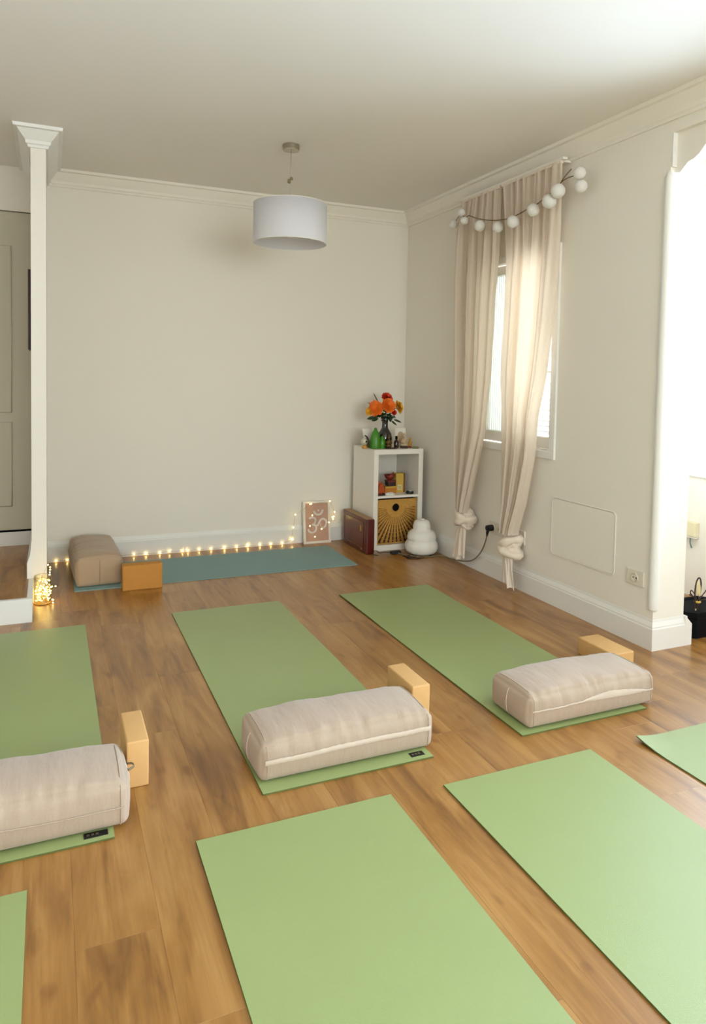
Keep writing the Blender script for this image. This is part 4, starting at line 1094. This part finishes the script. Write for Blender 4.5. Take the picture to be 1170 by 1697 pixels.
b = B(); lathe(b, [(0.016, S_+0.099), (0.018, S_+0.103), (0.034, S_+0.118), (0.046, S_+0.142), (0.043, S_+0.142), (0.030, S_+0.121), (0.001, S_+0.112)], (2.428, 4.885, 0), 26, cap=False); fin('bowl_body', b, M['clay'], t, smooth=True)
b = B(); extrude_poly(b, [(2.415, S_+0.138), (2.435, S_+0.134), (2.450, S_+0.150), (2.452, S_+0.166), (2.440, S_+0.160), (2.428, S_+0.152)], 'Y', 4.86, 4.866); fin('rim_shard', b, M['clay'], t)
t = thing('folded_cloth', 'crumpled orange-red cloth heaped at the left of the shelf', 'cloth', (2.33, 4.86, S_))
b = B(); q = bmesh.new(); bmesh.ops.create_icosphere(q, subdivisions=4, radius=1)
for v in q.verts:
    p = v.co; d = 1+0.35*noise.noise(p*2.2+Vector((3, 1, 0)))+0.12*noise.noise(p*6)
    v.co = Vector((p.x*0.046*d, p.y*0.055*d, max(0, (p.z+0.45)*0.058*d*(1.1-0.25*p.x))))
bmesh.ops.translate(q, vec=(2.322, 4.86, S_), verts=q.verts); merge(b, q); fin('cloth_heap', b, M['orcloth'], t, smooth=True)
t = thing('incense_tin', 'black tin with a white label at the right end of the shelf', 'tin', (2.565, 4.80, S_))
b = B(); lathe(b, [(0.028, S_), (0.030, S_+0.003), (0.030, S_+0.018), (0.028, S_+0.020)], (2.562, 4.800, 0), 24); fin('tin_body', b, M['black'], t, smooth=True)
b = B(); lathe(b, [(0.014, S_+0.020), (0.014, S_+0.0215)], (2.566, 4.796, 0), 18); fin('tin_label', b, M['paper'], t)
t = thing('crumpled_tissue', 'crumpled pale tissue on the shelf front edge before the amber box', 'tissue', (2.375, 4.79, S_))
b = B(); q = bmesh.new(); bmesh.ops.create_icosphere(q, subdivisions=3, radius=1)
for v in q.verts:
    p = v.co; d = 1+0.4*noise.noise(p*3+Vector((7, 0, 0))); v.co = Vector((p.x*0.040*d, p.y*0.022*d, max(0, (p.z+0.3)*0.014*d)))
bmesh.ops.translate(q, vec=(2.385, 4.79, S_), verts=q.verts); merge(b, q); fin('tissue_ball', b, M['paper'], t)
t = thing('wooden_tray', 'thin dark wooden tray strip along the left front of the shelf', 'tray', (2.30, 4.78, S_))
b = B(); box(b, 2.272, 4.765, S_, 2.335, 4.80, S_+0.010, 0.002); box(b, 2.272, 4.765, S_+0.010, 2.276, 4.80, S_+0.016); box(b, 2.331, 4.765, S_+0.010, 2.335, 4.80, S_+0.016); fin('tray_body', b, M['darkbrown'], t)

# ---------------------------------------------------------------- wardrobe in the alcove
t = thing('wardrobe', 'fitted pale wardrobe with panelled doors in the dim alcove behind the pillar', 'wardrobe', (-0.9, 5.24, 0.125))
b = B(); box(b, -1.95, 5.265, 0.232, -0.101, 5.75, 2.369); fin('carcass', b, M['wardrobe'], t)
b = B(); box(b, -1.95, 5.250, 0.125, -0.101, 5.29, 0.220, 0.002); fin('plinth', b, M['trim'], t)
b = B(); box(b, -1.95, 5.252, 0.220, -0.101, 5.70, 0.232); fin('shade_strip', b, M['blackm'], t, label='black strip painted as the shade in the gap under the doors')  # solid strip filling the gap, its shade painted in as black
for k in range(3):
    xa, xb = -0.105-0.615*(k+1)+0.003, -0.105-0.615*k-0.003
    b = B(); box(b, xa, 5.240, 0.236, xb, 5.263, 2.362, 0.002); d = fin('door', b, M['wardrobe'], t)
    for za, zb in ((0.40, 0.965), (1.035, 2.14)):
        b = B(); tube(b, [(xa+0.13, 5.240, za), (xb-0.13, 5.240, za), (xb-0.13, 5.240, zb), (xa+0.13, 5.240, zb)], 0.007, 4, closed=True); fin('panel_moulding', b, M['wardrobe'], d)
    b = B(); lathe(b, [(0.006, 0.0), (0.006, 0.015), (0.013, 0.022), (0.012, 0.03)], (xa+0.05, 5.240, 1.10), 14, axis='Y'); fin('knob', b, M['nickel'], d, smooth=True)
t = thing('wall_picture', 'narrow dark red picture frame edge on the far side of the pillar', 'picture', (-0.108, 4.85, 1.44))
b = B()
for (a, c, d, e) in ((4.70, 1.443, 5.00, 1.463), (4.70, 1.905, 5.00, 1.925), (4.70, 1.463, 4.72, 1.905), (4.98, 1.463, 5.00, 1.905)): box(b, -0.121, a, c, -0.0985, d, e, 0.001)
fin('frame', b, M['picdark'], t)
b = B(); box(b, -0.108, 4.72, 1.463, -0.103, 4.98, 1.905); fin('picture_sheet', b, M['beige'], t)

# ---------------------------------------------------------------- gallery: junction box and black planter
t = thing('junction_box', 'cream plastic box on the wall under the gallery window', 'wall box', (XG, 3.14, 0.41))
b = B(); box(b, XG-0.035, 3.075, 0.375, XG, 3.20, 0.462, 0.005); fin('box_cover', b, M['creamb'], t)
b = B(); box(b, XG-0.038, 3.075, 0.366, XG, 3.20, 0.374, 0.002); fin('bottom_lip', b, M['socket'], t)
b = B(); tube(b, [(XG-0.014, 3.125, 0.368), (XG-0.02, 3.122, 0.33), (XG-0.012, 3.115, 0.30)], 0.005, 6, smoothpts=1); fin('cable_stub', b, mat('grey_cable', (120, 140, 130), 0.6), t)
t = thing('planter', 'low black angular planter on the gallery floor behind the column', 'planter', (3.17, 2.72, 0))
def octa(cx_, cy_, hx_, hy_, c_): return [(cx_-hx_+c_, cy_-hy_), (cx_+hx_-c_, cy_-hy_), (cx_+hx_, cy_-hy_+c_), (cx_+hx_, cy_+hy_-c_), (cx_+hx_-c_, cy_+hy_), (cx_-hx_+c_, cy_+hy_), (cx_-hx_, cy_+hy_-c_), (cx_-hx_, cy_-hy_+c_)]
b = B(); A = octa(3.17, 2.665, 0.150, 0.100, 0.035); C = octa(3.17, 2.665, 0.165, 0.112, 0.04); I = octa(3.17, 2.665, 0.145, 0.096, 0.035); D = octa(3.17, 2.665, 0.14, 0.09, 0.03)
lv = [(A, 0.0), (A, 0.098), (C, 0.112), (C, 0.138), (I, 0.138), (D, 0.128)]
rings = [[b.verts.new((x, y, z)) for x, y in P_] for P_, z in lv]
for i in range(len(rings)-1):
    for k in range(8): b.faces.new((rings[i][k], rings[i][(k+1) % 8], rings[i+1][(k+1) % 8], rings[i+1][k]))
b.faces.new(rings[0][::-1]); b.faces.new(rings[-1])
fin('pot', b, M['blackm'], t)
t = thing('dried_bundle', 'tied bundle of dark curled stems and cream leaves on the black planter', 'ornament', (3.13, 2.64, 0.10))
b = B()
def cv(pts, r=0.004): tube(b, pts, r, 6, smoothpts=2)
x, y = 3.118, 2.62
cv([(x-0.012, y, 0.10), (x-0.018, y, 0.17), (x-0.022, y, 0.235), (x-0.008, y, 0.295), (x+0.016, y, 0.298), (x+0.024, y, 0.250), (x+0.010, y, 0.19), (x+0.008, y, 0.10)])
cv([(x, y, 0.10), (x-0.006, y, 0.19), (x-0.03, y, 0.225), (x-0.05, y, 0.240), (x-0.055, y, 0.222), (x-0.04, y, 0.212)], 0.003)
cv([(x, y, 0.10), (x+0.01, y, 0.185), (x+0.04, y, 0.205), (x+0.07, y, 0.235), (x+0.085, y, 0.245)], 0.003)
cv([(x, y, 0.10), (x+0.02, y, 0.18), (x+0.05, y, 0.175), (x+0.09, y, 0.18)], 0.003)
cv([(x-0.06, y, 0.215), (x-0.03, y, 0.205), (x-0.005, y, 0.18), (x+0.002, y, 0.10)], 0.003)
fin('dark_stems', b, M['darkbrown'], t)
b = B()
for dx, zt, w_ in ((-0.006, 0.285, 0.010), (0.008, 0.270, 0.008), (-0.014, 0.155, 0.006)):
    sph(b, (x+dx, y-0.004, zt-0.04), w_, 12, 4.0, sy=0.5)
fin('cream_leaves', b, M['bone'], t, smooth=True)
b = B(); lathe(b, [(0.014, 0.166), (0.017, 0.169), (0.017, 0.175), (0.014, 0.178)], (x, y, 0), 14, cap=False); fin('tie', b, M['yellowbox'], t, smooth=True)
